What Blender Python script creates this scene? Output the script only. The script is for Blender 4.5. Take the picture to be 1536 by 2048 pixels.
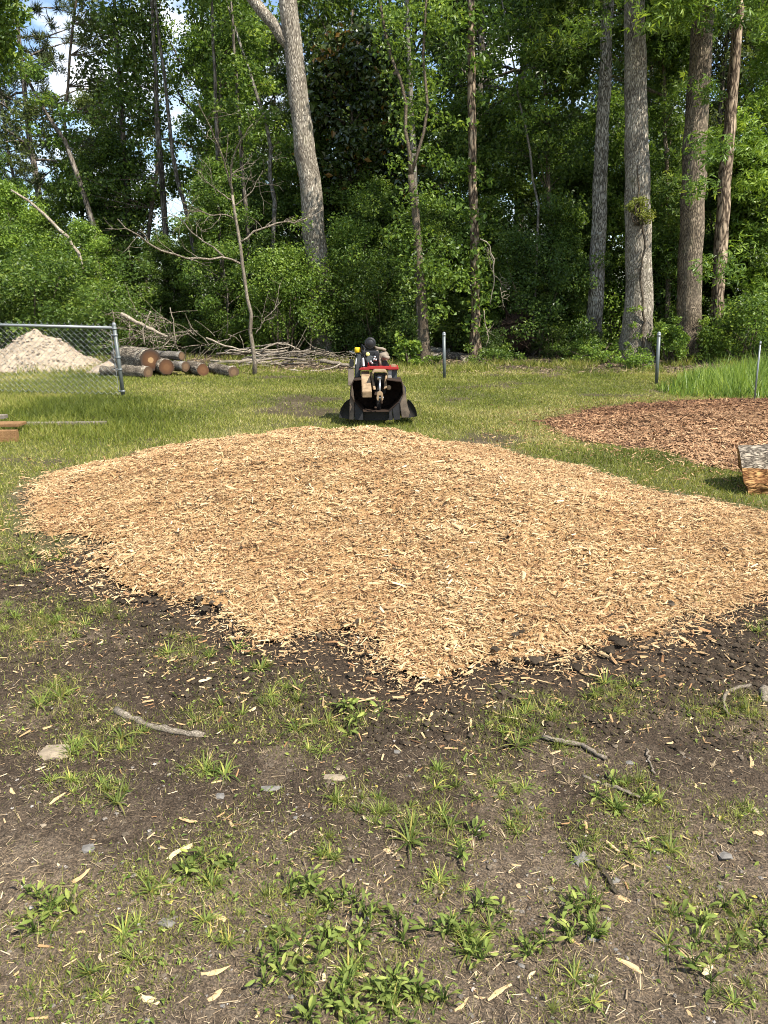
import bpy, bmesh, math, random
import numpy as np
from mathutils import Vector, Matrix, Quaternion

# ------------------------------------------------------------------ camera, sky, sun, exposure
S = bpy.context.scene
for o in list(bpy.data.objects): bpy.data.objects.remove(o)
COL = S.collection
CAM_H, PITCH, FPX = 1.6, math.radians(15.4), 1539.0
cam = bpy.data.cameras.new('camera'); camo = bpy.data.objects.new('camera', cam); COL.objects.link(camo)
camo.location = (0, 0, CAM_H); camo.rotation_euler = (math.radians(90) - PITCH, 0, 0)
cam.sensor_fit = 'VERTICAL'; cam.sensor_height = 34.6; cam.sensor_width = 34.6; cam.lens = 34.6 * FPX / 2048
cam.clip_start = 0.05; cam.clip_end = 4000
S.camera = camo
SUN = Vector((0.45, -0.40, 0.80)).normalized()
sun_el = math.asin(SUN.z); sun_az = math.atan2(SUN.x, SUN.y)

W = bpy.data.worlds.new('World'); S.world = W; W.use_nodes = True
nt = W.node_tree; nt.nodes.clear()
wo = nt.nodes.new('ShaderNodeOutputWorld'); bg = nt.nodes.new('ShaderNodeBackground')
sky = nt.nodes.new('ShaderNodeTexSky'); sky.sky_type = 'NISHITA'; sky.sun_disc = False
sky.sun_elevation = sun_el; sky.sun_rotation = sun_az; sky.air_density = 1.0; sky.dust_density = 0.6; sky.ozone_density = 1.6
wtc = nt.nodes.new('ShaderNodeTexCoord'); wmap = nt.nodes.new('ShaderNodeMapping'); wmap.inputs['Scale'].default_value = (1, 1, 2.2)
wn = nt.nodes.new('ShaderNodeTexNoise'); wn.inputs['Scale'].default_value = 5.5; wn.inputs['Detail'].default_value = 8; wn.inputs['Roughness'].default_value = 0.58
wr = nt.nodes.new('ShaderNodeValToRGB'); wr.color_ramp.elements[0].position = 0.49; wr.color_ramp.elements[1].position = 0.66
wmx = nt.nodes.new('ShaderNodeMixRGB'); wmx.inputs[2].default_value = (7.2, 7.4, 7.8, 1)
nt.links.new(wtc.outputs['Generated'], wmap.inputs[0]); nt.links.new(wmap.outputs[0], wn.inputs['Vector'])
nt.links.new(wn.outputs['Fac'], wr.inputs[0]); nt.links.new(wr.outputs[0], wmx.inputs[0]); nt.links.new(sky.outputs[0], wmx.inputs[1])
nt.links.new(wmx.outputs[0], bg.inputs[0]); bg.inputs[1].default_value = 0.12
nt.links.new(bg.outputs[0], wo.inputs[0])

sl = bpy.data.lights.new('sun', 'SUN'); slo = bpy.data.objects.new('sun', sl); COL.objects.link(slo)
sl.energy = 5.0; sl.angle = math.radians(0.5); sl.color = (1.0, 0.945, 0.85)
slo.rotation_euler = SUN.to_track_quat('Z', 'Y').to_euler(); slo.location = SUN * 60
S.view_settings.view_transform = 'Standard'; S.view_settings.look = 'None'
S.view_settings.exposure = 0.93; S.view_settings.gamma = 1.0; S.view_settings.use_curve_mapping = False
S.render.engine = 'CYCLES'
S.cycles.max_bounces = 4; S.cycles.diffuse_bounces = 3; S.cycles.glossy_bounces = 2; S.cycles.transmission_bounces = 3; S.cycles.transparent_max_bounces = 4
S.cycles.use_denoising = True; S.cycles.denoising_prefilter = 'FAST'; S.cycles.filter_width = 1.0
S.cycles.caustics_reflective = False; S.cycles.caustics_refractive = False
S.render.use_persistent_data = False

# ------------------------------------------------------------------ helpers
RNG = np.random.default_rng(7)
random.seed(7)
cp, sp = math.cos(PITCH), math.sin(PITCH)
def ray(px, py):
    u = (px - 768) / FPX; v = (1024 - py) / FPX
    return Vector((u, cp + v * sp, -sp + v * cp))
def at(px, py, Y):                       # point of the sight line at depth Y
    d = ray(px, py); return Vector((0, 0, CAM_H)) + d * (Y / d.y)
def gp(px, py, z=0.0):                   # point on the ground
    d = ray(px, py); return Vector((0, 0, CAM_H)) + d * ((z - CAM_H) / d.z)

def _h(ix, iy, s):
    n = (ix.astype(np.int64) * 374761393 + iy.astype(np.int64) * 668265263 + s * 982451653) & 0x7fffffff
    n = ((n ^ (n >> 13)) * 1274126177) & 0x7fffffff
    return ((n ^ (n >> 16)) & 0xffff) / 65535.0
def vnoise(x, y, s=0):
    x = np.asarray(x, float); y = np.asarray(y, float)
    ix = np.floor(x); iy = np.floor(y); fx = x - ix; fy = y - iy
    fx = fx * fx * (3 - 2 * fx); fy = fy * fy * (3 - 2 * fy)
    a = _h(ix, iy, s); b = _h(ix + 1, iy, s); c = _h(ix, iy + 1, s); d = _h(ix + 1, iy + 1, s)
    return (a * (1 - fx) + b * fx) * (1 - fy) + (c * (1 - fx) + d * fx) * fy
def fbm(x, y, sc, octv=4, s=0):          # 0..1, feature size sc metres
    x = np.asarray(x, float) / sc; y = np.asarray(y, float) / sc; a = 0.5; t = 0; n = 0
    for k in range(octv):
        t = t + a * vnoise(x + 17.3 * k, y - 9.1 * k, s + k); n += a; x = x * 2.03; y = y * 2.03; a *= 0.5
    return t / n
def sstep(a, b, x):
    t = np.clip((np.asarray(x, float) - a) / (b - a), 0, 1); return t * t * (3 - 2 * t)
def poly_dist(poly, x, y):               # signed distance to polygon, positive inside
    P = np.asarray(poly, float); x = np.asarray(x, float); y = np.asarray(y, float)
    d = np.full(x.shape, 1e9); ins = np.zeros(x.shape, bool); n = len(P)
    for i in range(n):
        ax, ay = P[i]; bx, by = P[(i + 1) % n]
        ex, ey = bx - ax, by - ay
        t = np.clip(((x - ax) * ex + (y - ay) * ey) / (ex * ex + ey * ey), 0, 1)
        d = np.minimum(d, np.hypot(x - ax - t * ex, y - ay - t * ey))
        c = ((ay > y) != (by > y)) & (x < (bx - ax) * (y - ay) / (by - ay + 1e-12) + ax)
        ins ^= c
    return np.where(ins, d, -d)
def smooth_poly(P, it=3):
    P = [np.array(p, float) for p in P]
    for _ in range(it):
        Q = []
        for i in range(len(P)):
            a, b = P[i], P[(i + 1) % len(P)]
            Q += [a * .75 + b * .25, a * .25 + b * .75]
        P = Q
    return np.array(P)

def new_mesh(name, V, F, tint=None, smooth=False, k=None):
    """V (n,3); F (m,k) int array, or a list of arrays of different k"""
    me = bpy.data.meshes.new(name)
    Fs = [np.asarray(f, np.int32) for f in (F if isinstance(F, list) else [F]) if len(f)]
    V = np.asarray(V, np.float32)
    me.vertices.add(len(V)); me.vertices.foreach_set('co', V.ravel())
    li = np.concatenate([f.ravel() for f in Fs]); tot = np.concatenate([np.full(len(f), f.shape[1], np.int32) for f in Fs])
    st = np.concatenate([[0], np.cumsum(tot)[:-1]]).astype(np.int32)
    me.loops.add(len(li)); me.loops.foreach_set('vertex_index', li.astype(np.int32))
    me.polygons.add(len(tot)); me.polygons.foreach_set('loop_start', st); me.polygons.foreach_set('loop_total', tot)
    me.update(calc_edges=True)
    me.polygons.foreach_set('use_smooth', np.full(len(tot), bool(smooth)))
    if tint is not None:
        a = me.attributes.new('tint', 'FLOAT', 'FACE'); a.data.foreach_set('value', np.asarray(tint, np.float32))
    return me

def add(name, me, m=None, parent=None, label=None, cat=None, group=None, kind=None, loc=None, rot=None):
    o = bpy.data.objects.new(name, me); COL.objects.link(o)
    if m is not None and me is not None:
        if not me.materials: me.materials.append(m)
    if parent is not None: o.parent = parent
    if label: o['label'] = label
    if cat: o['category'] = cat
    if group: o['group'] = group
    if kind: o['kind'] = kind
    if loc is not None: o.location = loc
    if rot is not None: o.rotation_euler = rot
    return o
def thing(name, label, cat, loc=(0, 0, 0), group=None, rot=None):
    return add(name, None, None, None, label, cat, group, None, loc, rot)
def dup(root, loc, rotz=0.0, sc=(1, 1, 1), label=None, group=None, tilt=(0, 0)):
    r = root.copy(); COL.objects.link(r); r.location = loc; r.rotation_euler = (tilt[0], tilt[1], rotz); r.scale = sc
    if label: r['label'] = label
    if group: r['group'] = group
    for ch in list(root.children):
        c = ch.copy(); COL.objects.link(c); c.parent = r
        for g in list(ch.children):
            d = g.copy(); COL.objects.link(d); d.parent = c
    return r

class MB:                                 # collects shapes, builds one mesh
    def __init__(s): s.V = []; s.F = {}; s.n = 0
    def put(s, V, F):
        V = np.asarray(V, float); s.V.append(V)
        for f in F:
            f = np.asarray(f); s.F.setdefault(f.shape[-1], []).append(f.reshape(-1, f.shape[-1]) + s.n)
        s.n += len(V)
    def tube(s, pts, rad, sides=6, cap=True, rough=0.0, rng=None, el=None):
        P = np.asarray(pts, float); n = len(P); R = np.broadcast_to(np.asarray(rad, float), (n,))
        T = np.gradient(P, axis=0); T /= np.linalg.norm(T, axis=1)[:, None] + 1e-9
        ref = np.array([0, 0, 1.0]) if abs(T[0, 2]) < 0.8 else np.array([1.0, 0, 0])
        A = []; u = np.cross(ref, T[0]); u /= np.linalg.norm(u)
        for i in range(n):
            u = u - T[i] * np.dot(u, T[i]); u /= np.linalg.norm(u); A.append(u.copy())
        A = np.array(A); B = np.cross(T, A)
        th = np.linspace(0, 2 * math.pi, sides, endpoint=False)
        rr = R[:, None] * np.ones((n, sides))
        if rough and rng is not None: rr = rr * (1 + rough * (rng.random((n, sides)) - .5) * 2)
        if el is not None: rr = rr * el(np.arange(n)[:, None] / (n - 1), th[None, :])
        V = P[:, None, :] + rr[:, :, None] * (np.cos(th)[None, :, None] * A[:, None, :] + np.sin(th)[None, :, None] * B[:, None, :])
        V = V.reshape(-1, 3)
        i = np.arange(n - 1)[:, None] * sides; j = np.arange(sides)[None, :]; j2 = (j + 1) % sides
        Q = np.stack([i + j, i + j2, i + sides + j2, i + sides + j], -1).reshape(-1, 4)
        F = [Q]
        if cap: F += [np.arange(sides)[::-1][None, :], (np.arange(sides) + (n - 1) * sides)[None, :]]
        s.put(V, F); return s
    def box(s, c, d, rot=None, bev=0.0):
        bm = bmesh.new(); bmesh.ops.create_cube(bm, size=1.0)
        bmesh.ops.scale(bm, vec=d, verts=bm.verts)
        if bev: bmesh.ops.bevel(bm, geom=list(bm.edges), offset=bev, segments=2, affect='EDGES', profile=0.6)
        M = Matrix.Translation(c) @ (rot.to_4x4() if rot is not None else Matrix())
        bmesh.ops.transform(bm, matrix=M, verts=bm.verts); s.bm(bm); return s
    def bm(s, bm):
        bm.verts.ensure_lookup_table(); bm.verts.index_update()
        V = [v.co[:] for v in bm.verts]; F = {}
        for f in bm.faces: F.setdefault(len(f.verts), []).append([v.index for v in f.verts])
        s.put(V, [np.array(x) for x in F.values()]); bm.free(); return s
    def cyl(s, a, b, r, sides=16, bev=0.0, r2=None):
        a = np.array(a, float); b = np.array(b, float); r2 = r if r2 is None else r2
        if bev:
            L = np.linalg.norm(b - a); t = bev / L
            pts = [a, a, a + (b - a) * t, b - (b - a) * t, b, b]; pts[0] = a; pts[4] = b
            pts = [a, a + (b - a) * t, b - (b - a) * t, b]
            return s.tube(pts, [r - bev, r, r2, r2 - bev], sides)
        return s.tube([a, b], [r, r2], sides)
    def prism(s, pts, vec):               # polygon (3d points) extruded along vec
        P = np.array(pts, float); n = len(P); V = np.vstack([P, P + np.array(vec, float)])
        i = np.arange(n); j = (i + 1) % n
        s.put(V, [np.stack([i, j, j + n, i + n], -1), i[::-1][None, :], (i + n)[None, :]]); return s
    def sphere(s, c, r, seg=14, rings=8, sc=(1, 1, 1)):
        bm = bmesh.new(); bmesh.ops.create_uvsphere(bm, u_segments=seg, v_segments=rings, radius=r)
        bmesh.ops.transform(bm, matrix=Matrix.Translation(c) @ Matrix.Diagonal((*sc, 1)), verts=bm.verts); s.bm(bm); return s
    def mesh(s, name, smooth=False):
        return new_mesh(name, np.vstack(s.V), [np.vstack(v) for v in s.F.values()], smooth=smooth)
    def build(s, name, m, parent=None, smooth=False, off=None, **kw):
        if off is not None: s.V = [v - np.array(off, float) for v in s.V]
        me = s.mesh(name, smooth); o = add(name, me, m, parent, **kw)
        if off is not None: o.location = off
        return o

# ------------------------------------------------------------------ materials
def nmat(name, rough=0.8, spec=0.3, metal=0.0):
    m = bpy.data.materials.new(name); m.use_nodes = True; n = m.node_tree
    b = n.nodes['Principled BSDF']; b.inputs['Roughness'].default_value = rough
    b.inputs['Specular IOR Level'].default_value = spec; b.inputs['Metallic'].default_value = metal
    return m, n, b
def N(n, t, **kw):
    x = n.nodes.new('ShaderNode' + t)
    for k, v in kw.items():
        if k in x.inputs: x.inputs[k].default_value = v
        else: setattr(x, k, v)
    return x
def ramp(n, stops, fac=None):
    r = n.nodes.new('ShaderNodeValToRGB'); e = r.color_ramp.elements
    while len(e) < len(stops): e.new(0.5)
    for q, (p, c) in zip(e, stops): q.position = p; q.color = (*c, 1)
    if fac is not None: n.links.new(fac, r.inputs[0])
    return r
def coords(n, scale=(1, 1, 1), kind='Object'):
    t = N(n, 'TexCoord'); mp = N(n, 'Mapping'); mp.inputs['Scale'].default_value = scale
    n.links.new(t.outputs[kind], mp.inputs[0]); return mp.outputs[0]
def noise(n, vec, scale, detail=5, rough=0.6):
    x = N(n, 'TexNoise', Scale=scale, Detail=detail, Roughness=rough); n.links.new(vec, x.inputs['Vector']); return x.outputs['Fac']
def bump(n, b, h, strength=0.5, dist=0.02):
    x = N(n, 'Bump', Strength=strength, Distance=dist); n.links.new(h, x.inputs['Height']); n.links.new(x.outputs[0], b.inputs['Normal']); return x
def mixc(n, fac, a, b, mode='MIX'):
    x = n.nodes.new('ShaderNodeMixRGB'); x.blend_type = mode
    for s_, v in ((0, fac), (1, a), (2, b)):
        if isinstance(v, (int, float)): x.inputs[s_].default_value = v
        elif isinstance(v, tuple): x.inputs[s_].default_value = (*v, 1)
        else: n.links.new(v, x.inputs[s_])
    return x.outputs[0]
def simple(name, col, rough=0.6, spec=0.4, metal=0.0, var=0.25, sc=8.0, bmp=0.15, dirt=None, dirt_amt=0.5):
    m, n, b = nmat(name, rough, spec, metal); v = coords(n)
    f = noise(n, v, sc, 6)
    r = ramp(n, [(0.3, tuple(c * (1 - var) for c in col)), (0.7, tuple(min(1, c * (1 + var)) for c in col))], f)
    c = r.outputs[0]
    if dirt is not None:
        f2 = noise(n, v, sc * 0.6, 8, 0.7); lo = 0.62 - 0.24 * dirt_amt; r2 = ramp(n, [(lo, (0, 0, 0)), (lo + .16, (1, 1, 1))], f2)
        c = mixc(n, r2.outputs[0], c, dirt)
    n.links.new(c, b.inputs['Base Color']); bump(n, b, f, bmp, 0.01); return m
def leafmat(name, stops, trans=0.3, tcol=1.5, rough=0.42, spec=0.35, objvar=0.35):
    m, n, b = nmat(name, rough, spec); out = n.nodes['Material Output']
    a = N(n, 'Attribute', attribute_name='tint'); r = ramp(n, stops, a.outputs['Fac'])
    oi = N(n, 'ObjectInfo'); mr = N(n, 'MapRange'); n.links.new(oi.outputs['Random'], mr.inputs[0]); mr.inputs[3].default_value = 1 - objvar; mr.inputs[4].default_value = 1 + objvar * .6
    hs = N(n, 'HueSaturation'); n.links.new(r.outputs[0], hs.inputs['Color']); n.links.new(mr.outputs[0], hs.inputs['Value'])
    n.links.new(hs.outputs[0], b.inputs['Base Color'])
    t = N(n, 'BsdfTranslucent'); tc = mixc(n, 1.0, hs.outputs[0], (tcol * 1.05, tcol, tcol * .55), 'MULTIPLY'); n.links.new(tc, t.inputs[0])
    mx = N(n, 'MixShader'); mx.inputs[0].default_value = trans
    n.links.new(b.outputs[0], mx.inputs[1]); n.links.new(t.outputs[0], mx.inputs[2]); n.links.new(mx.outputs[0], out.inputs[0]); return m
def tintmat(name, stops, rough=0.85, spec=0.2, vn=None):
    m, n, b = nmat(name, rough, spec); a = N(n, 'Attribute', attribute_name='tint'); r = ramp(n, stops, a.outputs['Fac'])
    c = r.outputs[0]
    if vn: 
        f = noise(n, coords(n), vn[0], 4); q = ramp(n, [(0.3, (vn[1],) * 3), (0.7, (vn[2],) * 3)], f); c = mixc(n, 1.0, c, q.outputs[0], 'MULTIPLY')
    n.links.new(c, b.inputs['Base Color']); return m
def barkmat(name, dark, light, sc=14, stretch=0.16, bs=0.9, lichen=None, moss=None):
    m, n, b = nmat(name, 0.9, 0.15)
    v = coords(n, (1, 1, stretch)); v2 = coords(n)
    vo = N(n, 'TexVoronoi', Scale=sc, feature='DISTANCE_TO_EDGE'); 
    wv = mixc(n, 0.22, v, N(n, 'TexNoise', Scale=sc * .8, Detail=3).outputs['Color'], 'ADD'); n.links.new(wv, vo.inputs['Vector'])
    f = noise(n, v, sc * 1.6, 8, 0.72)
    r1 = ramp(n, [(0.0, (0, 0, 0)), (0.32, (1, 1, 1))], vo.outputs['Distance'])
    h = mixc(n, 0.5, r1.outputs[0], f)
    r = ramp(n, [(0.30, dark), (0.60, light), (0.82, tuple(min(1, c * 1.3) for c in light))], h); c = r.outputs[0]
    big = noise(n, v2, 1.3, 5, 0.65); q = ramp(n, [(0.32, (0.45, 0.43, 0.40)), (0.62, (1.08, 1.06, 1.02))], big); c = mixc(n, 1.0, c, q.outputs[0], 'MULTIPLY')
    if lichen is not None:
        lf = ramp(n, [(0.55, (0, 0, 0)), (0.66, (1, 1, 1))], noise(n, v2, 5.5, 7, 0.7)); c = mixc(n, lf.outputs[0], c, lichen)
    if moss is not None:
        lf = ramp(n, [(0.55, (0, 0, 0)), (0.7, (.8, .8, .8))], noise(n, v2, 2.6, 6, 0.7)); c = mixc(n, lf.outputs[0], c, moss)
    n.links.new(c, b.inputs['Base Color']); bump(n, b, h, bs, 0.03); return m

M = {}
M['bark_grey'] = barkmat('bark_grey', (0.13, 0.11, 0.088), (0.50, 0.45, 0.37), 34, 0.15, moss=(0.11, 0.10, 0.055))
M['bark_pale'] = barkmat('bark_pale', (0.10, 0.088, 0.07), (0.44, 0.41, 0.36), 22, 0.25, lichen=(0.46, 0.45, 0.4))
M['bark_brown'] = barkmat('bark_brown', (0.085, 0.068, 0.052), (0.32, 0.26, 0.19), 34, 0.14, moss=(0.085, 0.08, 0.045))
M['bark_snag'] = barkmat('bark_snag', (0.06, 0.042, 0.03), (0.36, 0.28, 0.2), 9, 0.3, lichen=(0.42, 0.33, 0.23))
M['bark_far'] = barkmat('bark_far', (0.05, 0.043, 0.035), (0.22, 0.19, 0.155), 11, 0.2, 0.6, lichen=(0.3, 0.28, 0.25))
M['deadwood'] = barkmat('deadwood', (0.11, 0.09, 0.068), (0.34, 0.295, 0.235), 20, 0.1, 0.4)
M['bleached'] = barkmat('bleached', (0.2, 0.17, 0.13), (0.46, 0.40, 0.32), 16, 0.1, 0.3)
GL = [(0.0, (0.047, 0.086, 0.015)), (0.45, (0.103, 0.173, 0.030)), (0.8, (0.179, 0.262, 0.048)), (1.0, (0.275, 0.346, 0.066))]
M['leaf_mid'] = leafmat('leaf_mid', GL, 0.4)
M['leaf_deep'] = leafmat('leaf_deep', [(0.0, (0.035, 0.066, 0.015)), (0.5, (0.080, 0.139, 0.029)), (1.0, (0.175, 0.239, 0.054))], 0.38)
M['leaf_bright'] = leafmat('leaf_bright', [(0.0, (0.067, 0.119, 0.018)), (0.5, (0.147, 0.231, 0.035)), (1.0, (0.295, 0.384, 0.069))], 0.36)
M['leaf_gloss'] = leafmat('leaf_gloss', [(0.0, (0.024, 0.044, 0.011)), (0.6, (0.062, 0.098, 0.02)), (0.93, (0.12, 0.15, 0.035)), (1.0, (0.22, 0.12, 0.025))], 0.16, rough=0.24, spec=0.6)
M['leaf_olive'] = leafmat('leaf_olive', [(0.0, (0.061, 0.086, 0.021)), (0.5, (0.128, 0.173, 0.045)), (1.0, (0.228, 0.279, 0.077))], 0.38)
M['needle'] = leafmat('needle', [(0.0, (0.024, 0.038, 0.011)), (0.6, (0.061, 0.083, 0.020)), (1.0, (0.122, 0.133, 0.035))], 0.12)
M['mistle'] = leafmat('mistle', [(0.0, (0.12, 0.15, 0.025)), (1.0, (0.27, 0.29, 0.06))], 0.3)
M['grass'] = leafmat('grass', [(0.0, (0.075, 0.098, 0.014)), (0.35, (0.156, 0.186, 0.027)), (0.6, (0.243, 0.253, 0.049)), (0.78, (0.343, 0.315, 0.099)), (1.0, (0.444, 0.381, 0.171))], 0.3, rough=0.55, spec=0.25, objvar=0)
M['tallgrass'] = leafmat('tallgrass', [(0.0, (0.06, 0.11, 0.016)), (0.5, (0.17, 0.26, 0.045)), (1.0, (0.34, 0.42, 0.11))], 0.4, objvar=0)
M['weed'] = leafmat('weed', [(0.0, (0.073, 0.117, 0.023)), (0.5, (0.171, 0.223, 0.047)), (0.85, (0.293, 0.329, 0.078)), (1.0, (0.464, 0.392, 0.101))], 0.3, rough=0.6, spec=0.2, objvar=0.4)
CH = [(0.0, (0.039, 0.026, 0.015)), (0.10, (0.133, 0.063, 0.027)), (0.28, (0.322, 0.173, 0.079)), (0.55, (0.466, 0.308, 0.152)), (0.85, (0.578, 0.418, 0.223)), (1.0, (0.689, 0.558, 0.342))]
M['chips'] = tintmat('chips', CH, vn=(3.0, 0.86, 1.08))
M['chips_red'] = tintmat('chips_red', [(0.0, (0.049, 0.026, 0.016)), (0.3, (0.130, 0.062, 0.032)), (0.65, (0.313, 0.170, 0.085)), (1.0, (0.518, 0.330, 0.180))], vn=(0.9, 0.7, 1.15))
M['straw'] = tintmat('straw', [(0.0, (0.06, 0.045, 0.03)), (0.45, (0.2, 0.145, 0.09)), (0.8, (0.42, 0.32, 0.19)), (1.0, (0.58, 0.46, 0.30))])
M['clod'] = tintmat('clod', [(0.0, (0.025, 0.019, 0.013)), (0.5, (0.055, 0.042, 0.029)), (1.0, (0.14, 0.112, 0.08))], 0.95, 0.1, vn=(180, .6, 1.35))
M['pebble'] = tintmat('pebble', [(0.0, (0.09, 0.075, 0.06)), (0.7, (0.2, 0.175, 0.145)), (1.0, (0.38, 0.35, 0.31))])
M['pebble_tan'] = tintmat('pebble_tan', [(0.0, (0.10, 0.075, 0.05)), (0.6, (0.30, 0.24, 0.17)), (1.0, (0.42, 0.35, 0.26))])
M['chip_base'] = simple('chip_base', (0.30, 0.18, 0.08), 0.95, 0.1, var=0.55, sc=90, bmp=0.8)
M['chip_base_red'] = simple('chip_base_red', (0.10, 0.055, 0.032), 0.95, 0.1, var=0.5, sc=40, bmp=0.6)
M['sand'] = simple('sand', (0.33, 0.265, 0.19), 0.95, 0.1, var=0.3, sc=9, bmp=0.9)
M['stone'] = simple('stone', (0.16, 0.148, 0.13), 0.85, 0.25, var=0.35, sc=30, bmp=0.5)
M['stone_tan'] = simple('stone_tan', (0.27, 0.215, 0.15), 0.9, 0.2, var=0.3, sc=25, bmp=0.5)
M['galv'] = simple('galv', (0.21, 0.225, 0.225), 0.42, 0.5, 0.25, var=0.15, sc=18, bmp=0.05, dirt=(0.2, 0.21, 0.2), dirt_amt=0.3)
M['galv_post'] = simple('galv_post', (0.12, 0.135, 0.13), 0.5, 0.5, 0.35, var=0.18, sc=14, bmp=0.05, dirt=(0.12, 0.13, 0.11), dirt_amt=0.35)
M['rubber'] = simple('rubber', (0.017, 0.017, 0.018), 0.65, 0.35, var=0.3, sc=9, bmp=0.2, dirt=(0.045, 0.038, 0.03), dirt_amt=0.25)
M['dusty'] = simple('dusty', (0.29, 0.205, 0.12), 0.85, 0.2, var=0.35, sc=10, bmp=0.2, dirt=(0.10, 0.06, 0.035), dirt_amt=0.35)
M['sideplate'] = simple('sideplate', (0.13, 0.10, 0.072), 0.75, 0.3, var=0.4, sc=8, bmp=0.15, dirt=(0.045, 0.034, 0.026), dirt_amt=0.45)
M['tan_grey'] = simple('tan_grey', (0.22, 0.18, 0.135), 0.7, 0.3, var=0.3, sc=9, bmp=0.1, dirt=(0.13, 0.10, 0.075), dirt_amt=0.3)
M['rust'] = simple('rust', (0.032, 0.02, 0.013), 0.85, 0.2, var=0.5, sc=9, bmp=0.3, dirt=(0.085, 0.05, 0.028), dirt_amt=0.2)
M['redpaint'] = simple('redpaint', (0.29, 0.02, 0.018), 0.45, 0.4, var=0.2, sc=6, bmp=0.03, dirt=(0.28, 0.16, 0.10), dirt_amt=0.12)
M['greypaint'] = simple('greypaint', (0.045, 0.05, 0.05), 0.5, 0.45, var=0.15, sc=5, bmp=0.03, dirt=(0.12, 0.10, 0.075), dirt_amt=0.1)
M['panel'] = simple('panel', (0.34, 0.33, 0.31), 0.55, 0.45, var=0.2, sc=9, bmp=0.03, dirt=(0.3, 0.21, 0.12), dirt_amt=0.5)
M['blackmetal'] = simple('blackmetal', (0.012, 0.012, 0.013), 0.5, 0.4, var=0.2, sc=9, bmp=0.05, dirt=(0.05, 0.04, 0.03), dirt_amt=0.1)
M['yellow'] = simple('yellow', (0.72, 0.45, 0.012), 0.45, 0.4, var=0.1, sc=6, bmp=0.02)
M['paleyellow'] = simple('paleyellow', (0.75, 0.70, 0.22), 0.45, 0.4, var=0.1, sc=6, bmp=0.02)
M['white'] = simple('white', (0.72, 0.71, 0.68), 0.5, 0.4, var=0.1, sc=6, bmp=0.02)
M['steel'] = simple('steel', (0.55, 0.54, 0.52), 0.35, 0.5, 0.8, var=0.2, sc=12, bmp=0.05)
M['plank'] = barkmat('plank', (0.17, 0.09, 0.04), (0.40, 0.24, 0.115), 30, 0.06, 0.15)
M['plank_grey'] = barkmat('plank_grey', (0.13, 0.11, 0.09), (0.36, 0.32, 0.26), 30, 0.06, 0.25)
M['split'] = barkmat('split', (0.17, 0.075, 0.028), (0.50, 0.295, 0.125), 10, 0.10, 1.0)
M['logbark'] = barkmat('logbark', (0.09, 0.075, 0.058), (0.40, 0.345, 0.27), 14, 0.4, 0.9, lichen=(0.5, 0.44, 0.34))
def endmat(name, core, ring, edge):
    m, n, b = nmat(name, 0.85, 0.2); v = coords(n)
    ln = N(n, 'VectorMath', operation='LENGTH'); n.links.new(v, ln.inputs[0])
    wob = noise(n, v, 9, 5); mt = N(n, 'Math', operation='MULTIPLY_ADD'); n.links.new(wob, mt.inputs[0]); mt.inputs[1].default_value = 0.06; n.links.new(ln.outputs['Value'], mt.inputs[2])
    r = ramp(n, [(0.03, core), (0.085, core), (0.10, ring), (0.19, edge), (0.24, (0.05, 0.035, 0.025))], mt.outputs[0])
    w = N(n, 'Math', operation='SINE'); ms = N(n, 'Math', operation='MULTIPLY'); n.links.new(mt.outputs[0], ms.inputs[0]); ms.inputs[1].default_value = 420; n.links.new(ms.outputs[0], w.inputs[0])
    q = ramp(n, [(0.0, (0.82,) * 3), (1.0, (1.05,) * 3)], w.outputs[0])
    n.links.new(mixc(n, 1.0, r.outputs[0], q.outputs[0], 'MULTIPLY'), b.inputs['Base Color']); bump(n, b, wob, 0.4, 0.01); return m
M['end_fresh'] = endmat('end_fresh', (0.34, 0.21, 0.10), (0.115, 0.056, 0.026), (0.075, 0.036, 0.018))
M['end_orange'] = endmat('end_orange', (0.15, 0.075, 0.035), (0.13, 0.062, 0.028), (0.07, 0.036, 0.02))
M['end_brown'] = endmat('end_brown', (0.16, 0.10, 0.055), (0.11, 0.068, 0.04), (0.08, 0.052, 0.034))

# ------------------------------------------------------------------ plan of the yard
MFRONT = [(1700, 1215), (1536, 1262), (1400, 1292), (1300, 1332), (1190, 1356), (1090, 1374), (960, 1362), (900, 1388), (815, 1398), (765, 1335), (700, 1292), (640, 1272), (590, 1312), (530, 1328), (450, 1272), (380, 1240), (300, 1212), (180, 1168), (88, 1110), (34, 1062)]
MOUND = smooth_poly([(-3.3, 6.5), (-3.2, 7.45), (-2.55, 8.5), (-1.4, 9.15), (-0.2, 9.3), (0.75, 9.0), (1.25, 8.5), (2.0, 7.35), (2.85, 5.85), (3.4, 5.0)] + [tuple(gp(*q).xy) for q in MFRONT], 1)
PILE2 = smooth_poly([(1.95, 10.15), (2.15, 9.3), (2.75, 8.2), (3.3, 7.35), (3.9, 6.75), (6.5, 7.0), (8.6, 9.0), (8.4, 12.2), (6.2, 12.9), (4.4, 12.6), (2.9, 11.5)], 2)
def edge_wob(x, y): return 0.55 * (fbm(x, y, 0.6, 4, 31) - 0.5) + 0.16 * (fbm(x, y, 0.12, 2, 33) - .5)
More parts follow.
